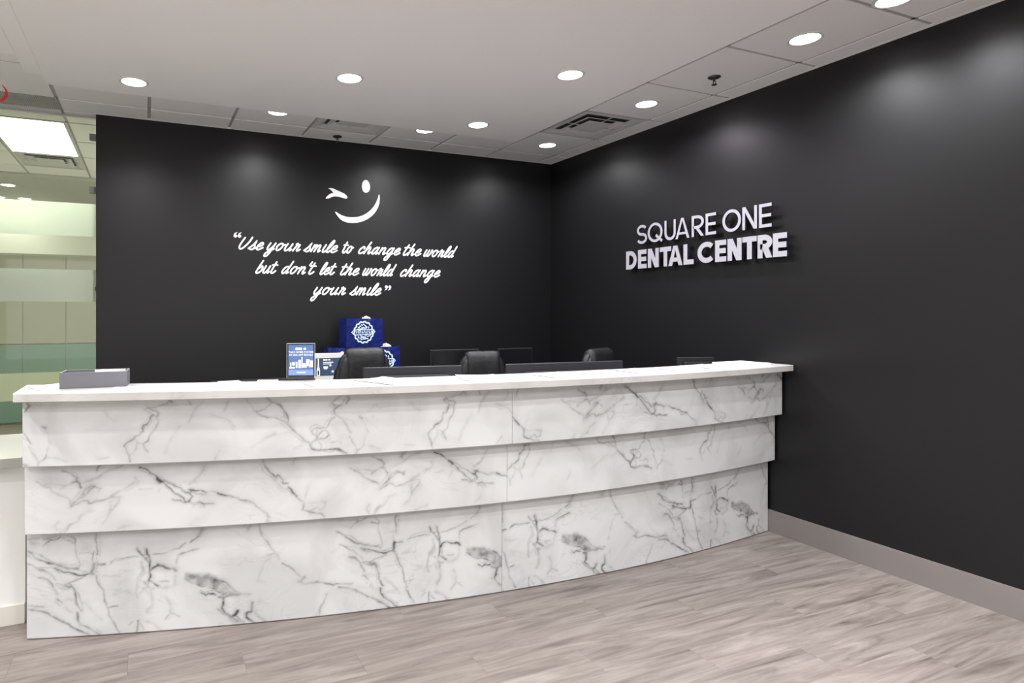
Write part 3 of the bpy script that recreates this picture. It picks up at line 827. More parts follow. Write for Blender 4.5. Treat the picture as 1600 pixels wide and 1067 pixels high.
def vein_field(strip, x0, x1, nx, z0, z1, nz, dX, dZ, seed):
    xs = np.linspace(x0, x1, nx)
    zs = np.linspace(z0, z1, nz)
    Xg, Zg = np.meshgrid(xs, zs)
    L_, Hh = x1 - x0, z1 - z0
    wx = value_noise(nx, nz, max(2, int(L_ / .05)), max(2, int(Hh / .05)), seed) * .008 + value_noise(nx, nz, max(2, int(L_ / .017)), max(2, int(Hh / .017)), seed + 1) * .006
    wz = value_noise(nx, nz, max(2, int(L_ / .05)), max(2, int(Hh / .05)), seed + 2) * .008 + value_noise(nx, nz, max(2, int(L_ / .017)), max(2, int(Hh / .017)), seed + 3) * .006
    Xw, Zw = Xg + wx, Zg + wz
    D = np.zeros_like(Xg)
    X2 = Xg + value_noise(nx, nz, max(2, int(L_ / .07)), max(2, int(Hh / .07)), seed + 11) * .034 + wx * .8
    Z2 = Zg + value_noise(nx, nz, max(2, int(L_ / .07)), max(2, int(Hh / .07)), seed + 12) * .034 + wz * .8
    hx = (x1 - x0) / (nx - 1)
    hz = (z1 - z0) / (nz - 1)
    for rep in range(-4, 5):
        ox = dX + rep * PER
        for ve in VEINS[strip]:
            w, dk = ve[0] / 1000 * .60, min(1.0, ve[1] * 1.15)
            p = [(ve[i] / 1000 + ox, ve[i + 1] / 1000 + dZ) for i in range(2, len(ve), 2)]
            if max(a for a, b in p) < x0 - .05 or min(a for a, b in p) > x1 + .05:
                continue
            n = len(p) - 1
            F = np.zeros_like(D[:0])
            for k in range(n):
                (ax, az), (bx, bz) = p[k], p[k + 1]
                m = w * 8 + .02
                i0 = max(0, int((min(ax, bx) - m - x0) / hx)); i1 = min(nx, int((max(ax, bx) + m - x0) / hx) + 2)
                j0 = max(0, int((min(az, bz) - m - z0) / hz)); j1 = min(nz, int((max(az, bz) + m - z0) / hz) + 2)
                if i0 >= i1 or j0 >= j1:
                    continue
                X_, Z_ = Xw[j0:j1, i0:i1], Zw[j0:j1, i0:i1]
                vx, vz = bx - ax, bz - az
                l2 = vx * vx + vz * vz + 1e-9
                t = np.clip(((X_ - ax) * vx + (Z_ - az) * vz) / l2, 0, 1)
                d = np.hypot(X_ - ax - t * vx, Z_ - az - t * vz)
                end = 1.0
                fall = dk * (.78 * np.exp(-(d / w) ** 2) + .20 * np.exp(-(d / (w * 3.0)) ** 2) + .09 * np.exp(-(d / (w * 7)) ** 2))
                D[j0:j1, i0:i1] = np.maximum(D[j0:j1, i0:i1], fall)
                # a fainter companion that wanders off and rejoins, as in the stone
                X_, Z_ = X2[j0:j1, i0:i1], Z2[j0:j1, i0:i1]
                t = np.clip(((X_ - ax) * vx + (Z_ - az) * vz) / l2, 0, 1)
                d = np.hypot(X_ - ax - t * vx, Z_ - az - t * vz)
                w2 = w * .75
                D[j0:j1, i0:i1] = np.maximum(D[j0:j1, i0:i1], dk * (.40 * np.exp(-(d / w2) ** 2) + .12 * np.exp(-(d / (w2 * 4)) ** 2)))
        for pa in PATCHES[strip]:
            dk = pa[0]
            p = [(pa[i] / 1000 + ox, pa[i + 1] / 1000 + dZ) for i in range(1, len(pa), 2)]
            ax0, ax1 = min(a for a, b in p), max(a for a, b in p)
            if ax1 < x0 - .03 or ax0 > x1 + .03:
                continue
            inside = np.zeros(Xw.shape, bool)
            dist = np.full(Xw.shape, 9.)
            for (ax, az), (bx, bz) in zip(p, p[1:] + p[:1]):
                c = ((az > Zw) != (bz > Zw)) & (Xw < (bx - ax) * (Zw - az) / (bz - az + 1e-12) + ax)
                inside ^= c
                vx, vz = bx - ax, bz - az
                t = np.clip(((Xw - ax) * vx + (Zw - az) * vz) / (vx * vx + vz * vz + 1e-9), 0, 1)
                dist = np.minimum(dist, np.hypot(Xw - ax - t * vx, Zw - az - t * vz))
            soft = .004 if dk > .3 else .02
            sd = np.where(inside, dist, -dist)
            a = 1 / (1 + np.exp(-np.clip(sd / soft, -20, 20)))
            var = 1 + .5 * value_noise(nx, nz, max(2, int(L_ / .04)), max(2, int(Hh / .015)), seed + 5)
            D = np.maximum(D, (dk * 1.2 if dk > .3 else dk) * a * var)
    D *= (1 + 1.0 * value_noise(nx, nz, max(2, int(L_ / .03)), max(2, int(Hh / .03)), seed + 7))
    # soft cloudy halo
    return np.clip(D, 0, 1)

def marble_panel(x0, x1, z0, z1, off, strip, dX, dZ, parent, seed, step=.0042, th=.02):
    nx = int((x1 - x0) / step) + 1
    nz = int((z1 - z0) / step) + 1
    D = vein_field(strip, x0, x1, nx, z0, z1, nz, dX, dZ, seed)
    xs = np.linspace(x0, x1, nx)
    zs = np.linspace(z0, z1, nz)
    Xg, Zg = np.meshgrid(xs, zs)
    tt = (Xg + .5) / 4.345
    Yg = 3.18 - .33 * tt - 1.0 * tt * (1 - tt) - off
    co = np.stack([Xg, Yg, Zg], -1).reshape(-1, 3)
    idx = np.arange(nx * nz).reshape(nz, nx)
    q = np.stack([idx[:-1, :-1], idx[:-1, 1:], idx[1:, 1:], idx[1:, :-1]], -1).reshape(-1, 4)
    # rim strip and coarse back
    rim = list(idx[0, :]) + list(idx[1:, -1]) + list(idx[-1, ::-1][1:]) + list(idx[::-1, 0][1:-1])
    rim = np.array(rim)
    back = co[rim].copy()
    back[:, 1] += th
    nb = len(rim)
    b0 = nx * nz
    k = np.arange(nb)
    q2 = np.stack([rim, b0 + k, b0 + (k + 1) % nb, rim[(k + 1) % nb]], -1)
    # back face columns
    ibot = k[:nx]
    itop = k[nx + nz - 2: nx + nz - 2 + nx][::-1]
    q3 = np.stack([b0 + ibot[:-1], b0 + itop[:-1], b0 + itop[1:], b0 + ibot[1:]], -1)
    faces = np.concatenate([q, q2, q3])
    vs = np.concatenate([co, back])
    me = bpy.data.meshes.new('marble_panel')
    me.vertices.add(len(vs))
    me.vertices.foreach_set('co', vs.astype(np.float32).ravel())
    me.loops.add(faces.size)
    me.loops.foreach_set('vertex_index', faces.astype(np.int32).ravel())
    me.polygons.add(len(faces))
    me.polygons.foreach_set('loop_start', np.arange(0, faces.size, 4, dtype=np.int32))
    me.polygons.foreach_set('loop_total', np.full(len(faces), 4, dtype=np.int32))
    me.update(calc_edges=True)
    at = me.attributes.new('vein', 'FLOAT', 'POINT')
    at.data.foreach_set('value', np.concatenate([D.ravel(), D.ravel()[rim]]).astype(np.float32))
    me.validate()
    return link('marble_panel', me, M['marble'], parent)

desk = empty('reception_desk', (0, 0, 0))
tag(desk, 'long curved reception desk clad in stepped white marble panels', 'desk')
JT = 1.713
Z1T, Z2B, Z2T, Z3B, Z3T = .62, .487, .90, .797, 1.087
CT = 1.125
marble_panel(DXL, JT - .001, .004, Z1T, 0, 'C', 0, 0, desk, 11)
marble_panel(JT + .001, DXR, .004, Z1T, 0, 'C', 1.914, 0, desk, 23)
marble_panel(DXL, JT - .001, Z2B, Z2T, .05, 'B', 0, 0, desk, 31)
marble_panel(JT + .001, DXR, Z2B, Z2T, .05, 'A', 1.80, -.235, desk, 43)
marble_panel(DXL, JT - .001, Z3B, Z3T, .10, 'A', 0, 0, desk, 51)
marble_panel(JT + .001, DXR, Z3B, Z3T, .10, 'B', 2.455, .288, desk, 63)

def curved_slab(name, x0, x1, off_f, off_b, z0, z1, mat, parent, n=60, bev=0):
    """slab following the desk curve; front at desk_y-off_f, back at desk_y+off_b"""
    bm = bmesh.new()
    prev = None
    for i in range(n + 1):
        X = x0 + (x1 - x0) * i / n
        yf, yb_ = desk_y(X) - off_f, desk_y(X) + off_b
        prof = [(yf, z0 + bev), (yf + bev, z0), (yb_, z0), (yb_, z1), (yf + bev, z1), (yf, z1 - bev)] if bev else [(yf, z0), (yb_, z0), (yb_, z1), (yf, z1)]
        ring = [bm.verts.new((X, y_, z_)) for y_, z_ in prof]
        if prev:
            for k in range(len(ring)):
                j = (k + 1) % len(ring)
                bm.faces.new((prev[k], prev[j], ring[j], ring[k]))
        else:
            bm.faces.new(ring)
        prev = ring
    bm.faces.new(prev[::-1])
    return finish(bm, name, mat, parent)
curved_slab('countertop', -.524, DXR + .001, .175, .155, 1.087, CT, M['marbletop'], desk, bev=.003)
for a, b, c_ in ((.0, Z1T, 0), (Z1T, Z2T, .03), (Z2T, 1.091, .08)):
    pass
curved_slab('inner_carcass', DXL + .004, DXR - .002, -.021, .060, .002, 1.086, M['white'], desk)
for X in (DXL + .001, DXR - .021):
    bm = bmesh.new()
    y0 = desk_y(X)
    add_box(bm, X, X + .02, y0 + .061, y0 + .60, .002, .735)
    finish(bm, 'side_panel', M['white'], desk)
curved_slab('worktop', DXL + .022, DXR - .022, -.061, .70, .735, .765, M['desk'], desk)
# batten blocks that carry the stepped panels
for X in (.3, 1.3, 2.3, 3.3):
    y0 = desk_y(X)
    add = bmesh.new()
    add_box(add, X - .02, X + .02, y0 - .025, y0 + .018, .63, .88)
    add_box(add, X - .02, X + .02, y0 - .070, y0 + .018, .905, 1.085)
    finish(add, 'batten', M['white'], desk)

# ------------------------------------------------------------------ wall quote and logo (white vinyl on the back wall)
def put_back(x, y, d):
    return Vector((x, YW - .0006 - d, y))

def S(*p):
    return [(p[i], p[i + 1]) for i in range(0, len(p), 2)]
a_bowl = S(.70, .86, .45, 1, .16, .76, .05, .3, .2, .0, .45, .15, .66, .6, .74, 1)
GL = {
 'o': ([S(.55, .98, .26, .94, .05, .5, .2, .04, .48, .06, .70, .5, .62, .92, .50, .99), S(.64, .84, .78, .76, .95, .84)], .98),
 'u': ([S(.1, 1, .03, .4, .12, .04, .36, .03, .6, .4, .72, 1), S(.72, 1, .65, .35, .74, .01, .92, .20)], 1.0),
 'n': ([S(.12, 1, .08, .5, .05, 0), S(.06, .35, .3, .88, .55, .98, .64, .72, .58, .25, .68, 0, .93, .22)], .95),
 'm': ([S(.12, 1, .08, .5, .05, 0), S(.06, .35, .26, .88, .46, .98, .52, .7, .46, 0), S(.47, .35, .68, .88, .9, .98, .97, .7, .92, .25, 1.0, 0, 1.2, .2)], 1.3),
 'r': ([S(.08, .95, .22, 1.08, .26, .85, .52, .92, .58, .8, .48, .3, .58, .0, .88, .25), S(.24, .95, .12, .4, .05, 0)], .85),
 's': ([S(-.08, .12, .28, .62, .46, 1.12, .44, .7, .6, .36, .52, .06, .28, -.02, .0, .12), S(.52, .06, .8, .22)], .75),
 'e': ([S(.08, .42, .42, .5, .62, .75, .5, .99, .26, .9, .06, .48, .14, .08, .4, 0, .82, .3)], .82),
 'i': ([S(.14, 1.08, .05, .4, .12, .03, .3, .0, .5, .22)], .48),
 'l': ([S(.05, .3, .38, .95, .5, 1.55, .38, 1.74, .2, 1.4, .05, .5, .12, .04, .34, .02, .6, .27)], .55),
 't': ([S(.22, 1.6, .1, .8, .05, .3, .14, .02, .38, .03, .64, .34), S(-.16, 1.14, .2, 1.2, .56, 1.16)], .62),
 'c': ([S(.58, .72, .56, .95, .36, 1, .1, .68, .05, .28, .2, .01, .45, .04, .78, .32)], .74),
 'h': ([S(.28, 1.75, .12, .9, .03, 0), S(.06, .35, .3, .88, .52, .98, .6, .72, .54, .25, .64, 0, .9, .22)], .9),
 'a': ([a_bowl, S(.74, 1, .64, .4, .70, .02, .90, .20)], .95),
 'g': ([a_bowl, S(.74, 1, .66, .3, .58, -.4, .4, -.86, .14, -.86, .12, -.5, .45, -.15, .90, .20)], .95),
 'y': ([S(.1, 1, .03, .4, .14, .03, .4, .12, .66, .6, .74, 1), S(.74, 1, .66, .3, .58, -.4, .4, -.86, .14, -.86, .12, -.5, .45, -.15, .90, .20)], .95),
 'w': ([S(.1, 1, .02, .4, .1, .03, .32, .1, .5, .5, .57, 1), S(.57, 1, .5, .4, .58, .03, .8, .12, .98, .55, 1.0, 1.0, 1.16, .86)], 1.15),
 'd': ([a_bowl[:-1] + [(.72, .85)], S(.84, 1.75, .72, .9, .64, .3, .70, .02, .90, .20)], .95),
 'b': ([S(.28, 1.75, .12, .9, .02, .06, .35, .0, .64, .3, .64, .75, .45, .96, .14, .6)], .82),
 'U': ([S(.1, 1.6, -.02, .9, .0, .25, .28, .0, .6, .3, .9, 1.0, 1.0, 1.68)], 1.15),
 "'": ([S(.12, 1.75, .02, 1.25)], .30),
}
SL = .42
quote = empty('wall_quote', (0, 0, 0))
tag(quote, 'white cursive quote about changing the world on the black wall', 'wall lettering')
XH = .0600
def word(text, X0, X1, Zb, parent):
    SW = .0132
    adv = 0
    lays = []
    for ch in text:
        st, w = GL[ch]
        lays.append((st, adv))
        adv += w
    allx = [p[0] * .88 + a + SL * p[1] for st, a in lays for s_ in st for p in catmull(s_, 5)]
    lo, hi = min(allx), max(allx)
    k = (X1 - X0 - SW) / (hi - lo)
    for li, (st, a) in enumerate(lays):
        bm = bmesh.new()
        for n_, s_ in enumerate(st):
            pts = [((p[0] * .88 + a + SL * p[1] - lo) * k + X0 + SW / 2, Zb + SW / 2 + p[1] * XH) for p in catmull(s_, 6)]
            add_ribbon(bm, pts, SW, .0010 + .00012 * n_ + .0003 * (li % 3), put_back, grad=.000004)
        finish(bm, 'letter', M['whitelet'], parent)
for w_, a, b, z in (('Use', .700, .912, 1.984), ('your', .905, 1.228, 1.984), ('smile', 1.249, 1.563, 1.984), ('to', 1.600, 1.713, 1.984),
                    ('change', 1.751, 2.167, 1.984), ('the', 2.187, 2.379, 1.984), ('world', 2.396, 2.760, 1.980),
                    ('but', .838, 1.034, 1.788), ("don't", 1.058, 1.370, 1.788), ('let', 1.395, 1.552, 1.788), ('the', 1.581, 1.765, 1.788),
                    ('world', 1.789, 2.127, 1.788), ('change', 2.159, 2.576, 1.788), ('your', 1.310, 1.637, 1.611), ('smile', 1.667, 1.977, 1.611)):
    word(w_, a, b, z, quote)
def quotemark(cx_, cz, flip):
    for k in (0, 1):
        bm = bmesh.new()
        s_ = -1 if flip else 1
        x = cx_ + (k - .5) * .034
        pts = []
        for t in range(12):
            a = 2 * math.pi * t / 12
            pts.append((x + .0145 * math.cos(a), cz - s_ * .008 + .0125 * math.sin(a)))
        add_poly(bm, pts, .0012, put_back)
        add_poly(bm, [(x - s_ * .0145, cz - s_ * .006), (x - s_ * .006, cz + s_ * .016), (x + s_ * .020, cz + s_ * .026), (x + s_ * .014, cz + s_ * .021), (x + s_ * .004, cz + s_ * .008), (x + s_ * .004, cz - s_ * .004)][::1 if s_ > 0 else -1], .0013, put_back)
        finish(bm, 'quotation_mark', M['whitelet'], quote)
quotemark(.692, 2.105, False)
quotemark(2.040, 1.685, True)

logo = empty('wall_logo', (0, 0, 0))
tag(logo, 'white winking smile logo on the black wall above the quote', 'logo')
def px_back(u, v):
    t = (u - CX) / F_PX
    c_, s_ = math.cos(YAW), math.sin(YAW)
    z = YW / (c_ - s_ * t)
    return (z * (s_ + c_ * t), EYE - (v - CY) * z / F_PX)
LOGO = {'wink': [(147, 287), (195, 283), (240, 288), (300, 318), (380, 352), (450, 385), (495, 425), (508, 455), (495, 476), (470, 478), (420, 462), (350, 445), (300, 438), (250, 440), (205, 455), (160, 475), (120, 480), (103, 470), (130, 435), (170, 398), (210, 380), (248, 375), (225, 340), (190, 308)],
        'eye': [(845, 130), (880, 142), (910, 185), (927, 245), (925, 300), (905, 345), (870, 367), (835, 367), (800, 345), (782, 300), (775, 245), (785, 185), (810, 145)],
        'smile': [(1088, 405), (1102, 405), (1106, 480), (1098, 560), (1075, 640), (1030, 720), (970, 790), (890, 850), (800, 895), (700, 922), (600, 930), (510, 922), (430, 895), (370, 855), (325, 800), (295, 755), (275, 722), (300, 725), (350, 760), (420, 795), (500, 818), (600, 823), (700, 818), (780, 795), (860, 755), (940, 690), (1000, 620), (1045, 540), (1075, 460)]}
lg = bpy.data
for nm, pts in LOGO.items():
    bm = bmesh.new()
    q_ = [px_back(500 + a / 11.86, 270 + b / 11.86) for a, b in pts]
    q_ = [(round(a, 4), round(b, 4)) for a, b in q_]
    add_poly(bm, q_, .0014, put_back)
    finish(bm, nm, M['whitelet'], logo)

# ------------------------------------------------------------------ raised metal lettering on the right wall
M['letter'] = noise_mat('satin_aluminium', (.52, .52, .58), (.60, .60, .65), 3, .38, .45)
sign = empty('wall_sign', (XW, 3.4, 1.82))
tag(sign, 'raised silver SQUARE ONE DENTAL CENTRE lettering on the black right wall', 'sign')
def arc(cx_, cy_, rx, ry, a0, a1, n=16):
    return [(cx_ + rx * math.cos(math.radians(a0 + (a1 - a0) * i / n)), cy_ + ry * math.sin(math.radians(a0 + (a1 - a0) * i / n))) for i in range(n + 1)]
def glyph(ch, W, w):
    """strokes inside a W x 1 box, stroke width w"""
    h = w / 2
    if ch == 'S':
        r1, r2 = (.5 - h) / 2 + .0, 0
        rx = (W - w) / 2
        top = arc(W / 2, 1 - h - .25 + h / 2, rx * .93, .25 - h / 2, 25, 270, 14)
        bot = arc(W / 2, h + .25 - h / 2, rx, .25 - h / 2, 90, -155, 14)
        return [(top + bot[1:], 0)]
    if ch in 'OQ':
        s_ = [(arc(W / 2, .5, W / 2 - h, .5 - h, 0, 360, 40)[:-1], 1)]
        if ch == 'Q':
            s_.append(([(W * .55, .36), (W * .97, .02)], 0))
        return s_
    if ch == 'C':
        return [(arc(W * .545, .5, W * .545 - h, .5 - h, 44, 316, 30), 0)]
    if ch == 'U':
        r = W / 2 - h
        return [([(h, 1)] + arc(W / 2, r + h, r, r, 180, 360, 16) + [(W - h, 1)], 0)]
    if ch == 'A':
        k = w * 1.06
        t_ = k * .52
        # crossbar spans between the inner edges of the legs
        return [([(0, 0), (W / 2 - t_, 1), (W / 2 + t_ * .0, 1), (W / 2, 1 - w * .9), (k, 0)], 2), ([(W, 0), (W - k, 0), (W / 2, 1 - w * .9), (W / 2, 1), (W / 2 + t_, 1)], 2),
                ([(W * .12 + k * .55, .20), (W * .88 - k * .55, .20), (W * .82 - k * .45, .20 + w * .85), (W * .18 + k * .45, .20 + w * .85)], 2)]
    if ch == 'R':
        r = (.60 - w) / 2 + .015
        return [([(h, 0), (h, 1 - h)] + [(W * .45, 1 - h)] + arc(W * .45, 1 - h - r, W * .55 - h, r, 80, -80, 10) + [(W * .45, 1 - h - 2 * r), (h, 1 - h - 2 * r)], 0), ([(W * .30, 1 - 2 * h - 2 * r + h * .5), (W * .30 + w * 1.2, 1 - 2 * h - 2 * r + h * .9), (W, 0), (W - w * 1.2, 0)], 2)]
    if ch == 'E':
        return [([(W, 1 - h), (h, 1 - h), (h, h), (W, h)], 0), ([(h, .5), (W * .96, .5)], 0)]
    if ch == 'N':
        return [([(h, 0), (h, 1)], 0), ([(W - h, 0), (W - h, 1)], 0), ([(0, 1), (w * 1.15, 1), (W, 0), (W - w * 1.15, 0)], 2)]
    if ch == 'T':
        return [([(0, 1 - h), (W, 1 - h)], 0), ([(W / 2, 0), (W / 2, 1 - h)], 0)]
    if ch == 'L':
        return [([(h, 1), (h, h), (W, h)], 0)]
    if ch == 'D':
        return [([(h, h), (h, 1 - h), (W * .4, 1 - h)] + arc(W * .4, .5, W * .6 - h, .5 - h, 85, -85, 16) + [(W * .4, h)], 1)]
sq = [('S', 4.003, 3.886), ('Q', 3.88, 3.723), ('U', 3.703, 3.59), ('A', 3.593, 3.46), ('R', 3.439, 3.329), ('E', 3.314, 3.224), ('O', 3.171, 3.022), ('N', 3.012, 2.901), ('E', 2.887, 2.796)]
dc = [('D', 4.127, 4.003), ('E', 3.988, 3.893), ('N', 3.879, 3.762), ('T', 3.752, 3.635), ('A', 3.664, 3.525), ('L', 3.516, 3.421), ('C', 3.386, 3.237), ('E', 3.232, 3.139), ('N', 3.129, 3.017), ('T', 3.012, 2.903), ('R', 2.897, 2.791), ('E', 2.787, 2.691)]
for row_, zb, hh, sw in ((sq, 2.030, .158, .135), (dc, 1.826, .155, .235)):
    for ch, ya, yb_ in row_:
        W = (ya - yb_) / hh
        bm = bmesh.new()
        def put_r(x, y_, d, ya=ya, zb=zb, hh=hh):
            return Vector((XW - .030 - d, ya - x * hh, zb + y_ * hh))
        for i, (pts, closed) in enumerate(glyph(ch, W, sw)):
            if closed == 2:
                add_poly(bm, pts, .018 + .0001 * i, put_r)
            else:
                add_ribbon(bm, pts, sw, .018 + .0001 * i, put_r, cap=False, closed=bool(closed))
        # stand-off studs into the wall
        for fx in (.12, .88):
            p = put_r(W * fx if ch not in 'TA' else W * .5, .5 if ch not in 'LA' else .2, 0)
        o = finish(bm, 'letter', M['letter'], None)
        o.data.materials.append(M['black'])
        for f_ in o.data.polygons:
            if abs(f_.normal.x) < .7:
                f_.material_index = 1
        o.parent = sign
        o.matrix_parent_inverse = Matrix.Translation(-Vector((XW, 3.4, 1.82)))
for ya, z in ((3.95, 2.05), (3.86, 2.10), (3.69, 2.14), (3.53, 2.08), (3.43, 2.10), (3.305, 2.10), (3.155, 2.11), (3.003, 2.11), (2.879, 2.11),
              (4.11, 1.9), (3.975, 1.9), (3.865, 1.9), (3.693, 1.9), (3.56, 1.89), (3.50, 1.9), (3.37, 1.9), (3.218, 1.9), (3.115, 1.9), (2.957, 1.9), (2.883, 1.9), (2.773, 1.9)):
    bm = bmesh.new()
    add_cyl(bm, (XW - .031 - XW, ya - 3.4, z - 1.82), (XW - .0005 - XW, ya - 3.4, z - 1.82), .004, seg=8)
    finish(bm, 'stud', M['darkmetal'], sign)
# ------------------------------------------------------------------ office chairs
def make_chair():
    e = empty('office_chair', (0, 0, 0))
    lm = M['leather']
    # seat
    bm = bmesh.new()
    add_sell(bm, (0, 0, .50), (.26, .26, .055), .45, .45, 28, 10)
    finish(bm, 'seat', lm, e, smooth=True)
    # backrest: inner shell, centre pad folded over the top, two side bolsters
    bm = bmesh.new()
    add_sell(bm, (0, .265, .845), (.195, .045, .315), .45, .55, 28, 16)
    finish(bm, 'backrest', lm, e, smooth=True)
    bm = bmesh.new()
    prof = []
    # side profile of the folded centre pad (y, z), slightly reclined
    front = [(.205, .56), (.195, .66), (.190, .78), (.187, .90), (.188, 1.00), (.192, 1.08), (.200, 1.135), (.216, 1.168), (.243, 1.185), (.275, 1.180), (.300, 1.160), (.314, 1.120), (.318, 1.06), (.316, .98), (.314, .90)]
    n = len(front)
    W = .136
    cols = []
    for i in range(13):
        u = -1 + 2 * i / 12
        x = W * u * (1 if abs(u) < 1 else 1)
        k = .010 * (abs(u) ** 9) + .003 * max(0, 1 - abs(u) / .12)
        col = []
        for j, (y_, z_) in enumerate(front):
            p0, p1 = Vector(front[max(0, j - 1)]), Vector(front[min(n - 1, j + 1)])
            d = (p1 - p0).normalized()
            nrm = Vector((-d.y, d.x))          # outward for this winding
            q = Vector((y_, z_)) - nrm * k * -1 * -1
            wx = 1 + .06 * math.sin(j * .9) * (abs(u) > .9) * .2
            col.append(bm.verts.new((x * wx * (1.0 if j < 8 else .98), q.x, q.y)))
        cols.append(col)
    for a, b in zip(cols[:-1], cols[1:]):
        for j in range(n - 1):
            bm.faces.new((a[j], b[j], b[j + 1], a[j + 1]))
    for col in (cols[0], cols[-1]):
        bm.faces.new(col)
    finish(bm, 'centre_pad', lm, e, smooth=True)
    for s in (-1, 1):
        bm = bmesh.new()
        Mx = Matrix.Translation((s * .150, .255, .845)) @ Matrix.Rotation(s * -.15, 4, 'Y')
        add_sell(bm, (0, 0, 0), (.068, .058, .285), .62, .8, 20, 18, Mx)
        finish(bm, 'side_bolster', lm, e, smooth=True)
        bm = bmesh.new()
        Mx = Matrix.Translation((s * .190, .272, .80)) @ Matrix.Rotation(s * -.13, 4, 'Y')
        add_sell(bm, (0, 0, 0), (.050, .050, .285), .7, .9, 18, 18, Mx)
        finish(bm, 'outer_bolster', lm, e, smooth=True)
        # armrest
        a = finish_box_arm(s, e)
    bm = bmesh.new()
    add_cyl(bm, (0, 0, .10), (0, 0, .30), .028, seg=16)
    add_cyl(bm, (0, 0, .30), (0, 0, .43), .018, seg=16)
    add_box(bm, -.10, .10, -.09, .12, .425, .447)
    finish(bm, 'gas_column', M['black'], e)
    bm = bmesh.new()
    add_box(bm, -.03, .03, .14, .30, .425, .445)
    add_box(bm, -.03, .03, .285, .312, .43, .62)
    finish(bm, 'back_bracket', M['black'], e)
    for k in range(5):
        a = 2 * math.pi * k / 5 + .3
        c_, s_ = math.cos(a), math.sin(a)
        bm = bmesh.new()
        add_cyl(bm, (c_ * .02, s_ * .02, .115), (c_ * .29, s_ * .29, .075), .026, .016, 8)
        lg_ = finish(bm, 'leg', M['black'], e)
        bm = bmesh.new()
        add_cyl(bm, (c_ * .29 - s_ * .022, s_ * .29 + c_ * .022, .029), (c_ * .29 + s_ * .022, s_ * .29 - c_ * .022, .029), .028, seg=14)
        add_cyl(bm, (c_ * .29, s_ * .29, .03), (c_ * .29, s_ * .29, .078), .006, seg=6)
        finish(bm, 'caster', M['black'], lg_)
    return e

def finish_box_arm(s, e):
    bm = bmesh.new()
    P = catmull([(s * .25, .12, .46), (s * .30, .13, .55), (s * .305, .10, .655), (s * .30, 0, .675), (s * .30, -.14, .665), (s * .29, -.16, .60)], 5)
    for a, b in zip(P[:-1], P[1:]):
        add_cyl(bm, a, b, .019, seg=8, caps=True)
    add_box(bm, s * .30 - .028, s * .30 + .028, -.13, .10, .665, .70, .012, 2)
    return finish(bm, 'armrest', M['black'], e)

c0 = make_chair()
spots = [(1.447, 3.90, 1.213, 0.06, 'black leather office chair in front of the blue gift bags, nearest the posters'),
         (2.43, 4.05, 1.155, -.20, 'black leather office chair between the two wide monitors'),
         (3.43, 3.70, 1.176, .32, 'black leather office chair nearest the right wall, mostly behind the second monitor')]
for i, (x, y, h, rz, lab) in enumerate(spots):
    c = c0 if i == 0 else copy_tree(c0)
    c.location = (x, y, 0)
    c.rotation_euler = (0, 0, rz)
    c.scale = ((1.06, 1.0, 1.12)[i], 1.0, h / 1.187)
    tag(c, lab, 'chair', 'office chairs behind the desk')

# ------------------------------------------------------------------ monitors on the worktop (seen from behind)
def monitor(name, x0, y0, x1, y1, ztop, hh, label, mat=None, screen_front=False, base=.765, depth=.035):
    cx_, cy_ = (x0 + x1) / 2, (y0 + y1) / 2
    w = math.hypot(x1 - x0, y1 - y0)
    rz = math.atan2(y1 - y0, x1 - x0)
    e = empty(name, (cx_, cy_, base), rz)
    tag(e, label, 'monitor')
    mt = mat or M['greyplastic']
    zt = ztop - base
    bm = bmesh.new()
    add_box(bm, -w / 2, w / 2, 0, depth * .55, zt - hh, zt, .004, 2)
    finish(bm, 'bezel', mt, e)
    bm = bmesh.new()
    add_box(bm, -w * .36, w * .36, -.022 if not screen_front else depth * .55, .001 if not screen_front else depth * .55 + .022, zt - hh * .8, zt - hh * .15, .008, 2)
    finish(bm, 'rear_shell', mt, e)
    ys = depth * .55 if not screen_front else -.002
    box('screen', -w / 2 + .012, w / 2 - .012, ys + .0002, ys + .002, zt - hh + .014, zt - .012, M['screen'], e)
    yb0 = .03 if not screen_front else .05
    box('stand_neck', -.03, .03, yb0 - .065 if not screen_front else yb0, yb0 - .045 if not screen_front else yb0 + .02, .006, zt - hh * .45, M['black'], e, .003)
    bm = bmesh.new()
    add_sell(bm, (0, yb0 - .01, .004), (.125, .085, .004), .3, .7, 24, 6)
    finish(bm, 'stand_base', M['black'], e)
    return e
monitor('desktop_monitor', 1.175, 3.43, 1.785, 3.34, 1.138, .33, 'charcoal monitor back in front of the chair with the gift bags behind')
monitor('desktop_monitor', 2.085, 3.31, 2.965, 3.25, 1.137, .345, 'widest charcoal monitor back, between the second and third chairs')
monitor('small_tablet_display', 3.395, 3.19, 3.655, 3.115, 1.150, .20, 'small black display showing above the right end of the counter', M['black'])

# ------------------------------------------------------------------ back counter and things on it
e = empty('back_counter', (0, 4.98, 0))
tag(e, 'low dark storage counter against the black back wall', 'cabinet')
box('body', .5, 3.60, -.22, .262, .06, .87, M['black'], e, .002)
box('top', .48, 3.62, -.24, .268, .87, .90, M['greyplastic'], e, .003)
box('plinth', .52, 3.58, -.19, .255, .0, .06, M['black'], e)
for i in range(5):
    xa = .5 + i * .62
    d_ = box('door', xa + .004, xa + .616, -.24, -.221, .07, .86, M['black'], e, .002)
    box('handle', xa + .56, xa + .572, -.252, -.241, .5, .65, M['chrome'], d_, .002)
monitor('desktop_monitor', 2.335, 4.965, 2.83, 4.965, 1.122, .215, 'dark monitor on the back counter behind the middle chair', M['black'], True, .90)
monitor('desktop_monitor', 3.04, 4.965, 3.42, 4.965, 1.118, .212, 'dark monitor on the back counter in the black corner', M['black'], True, .90)

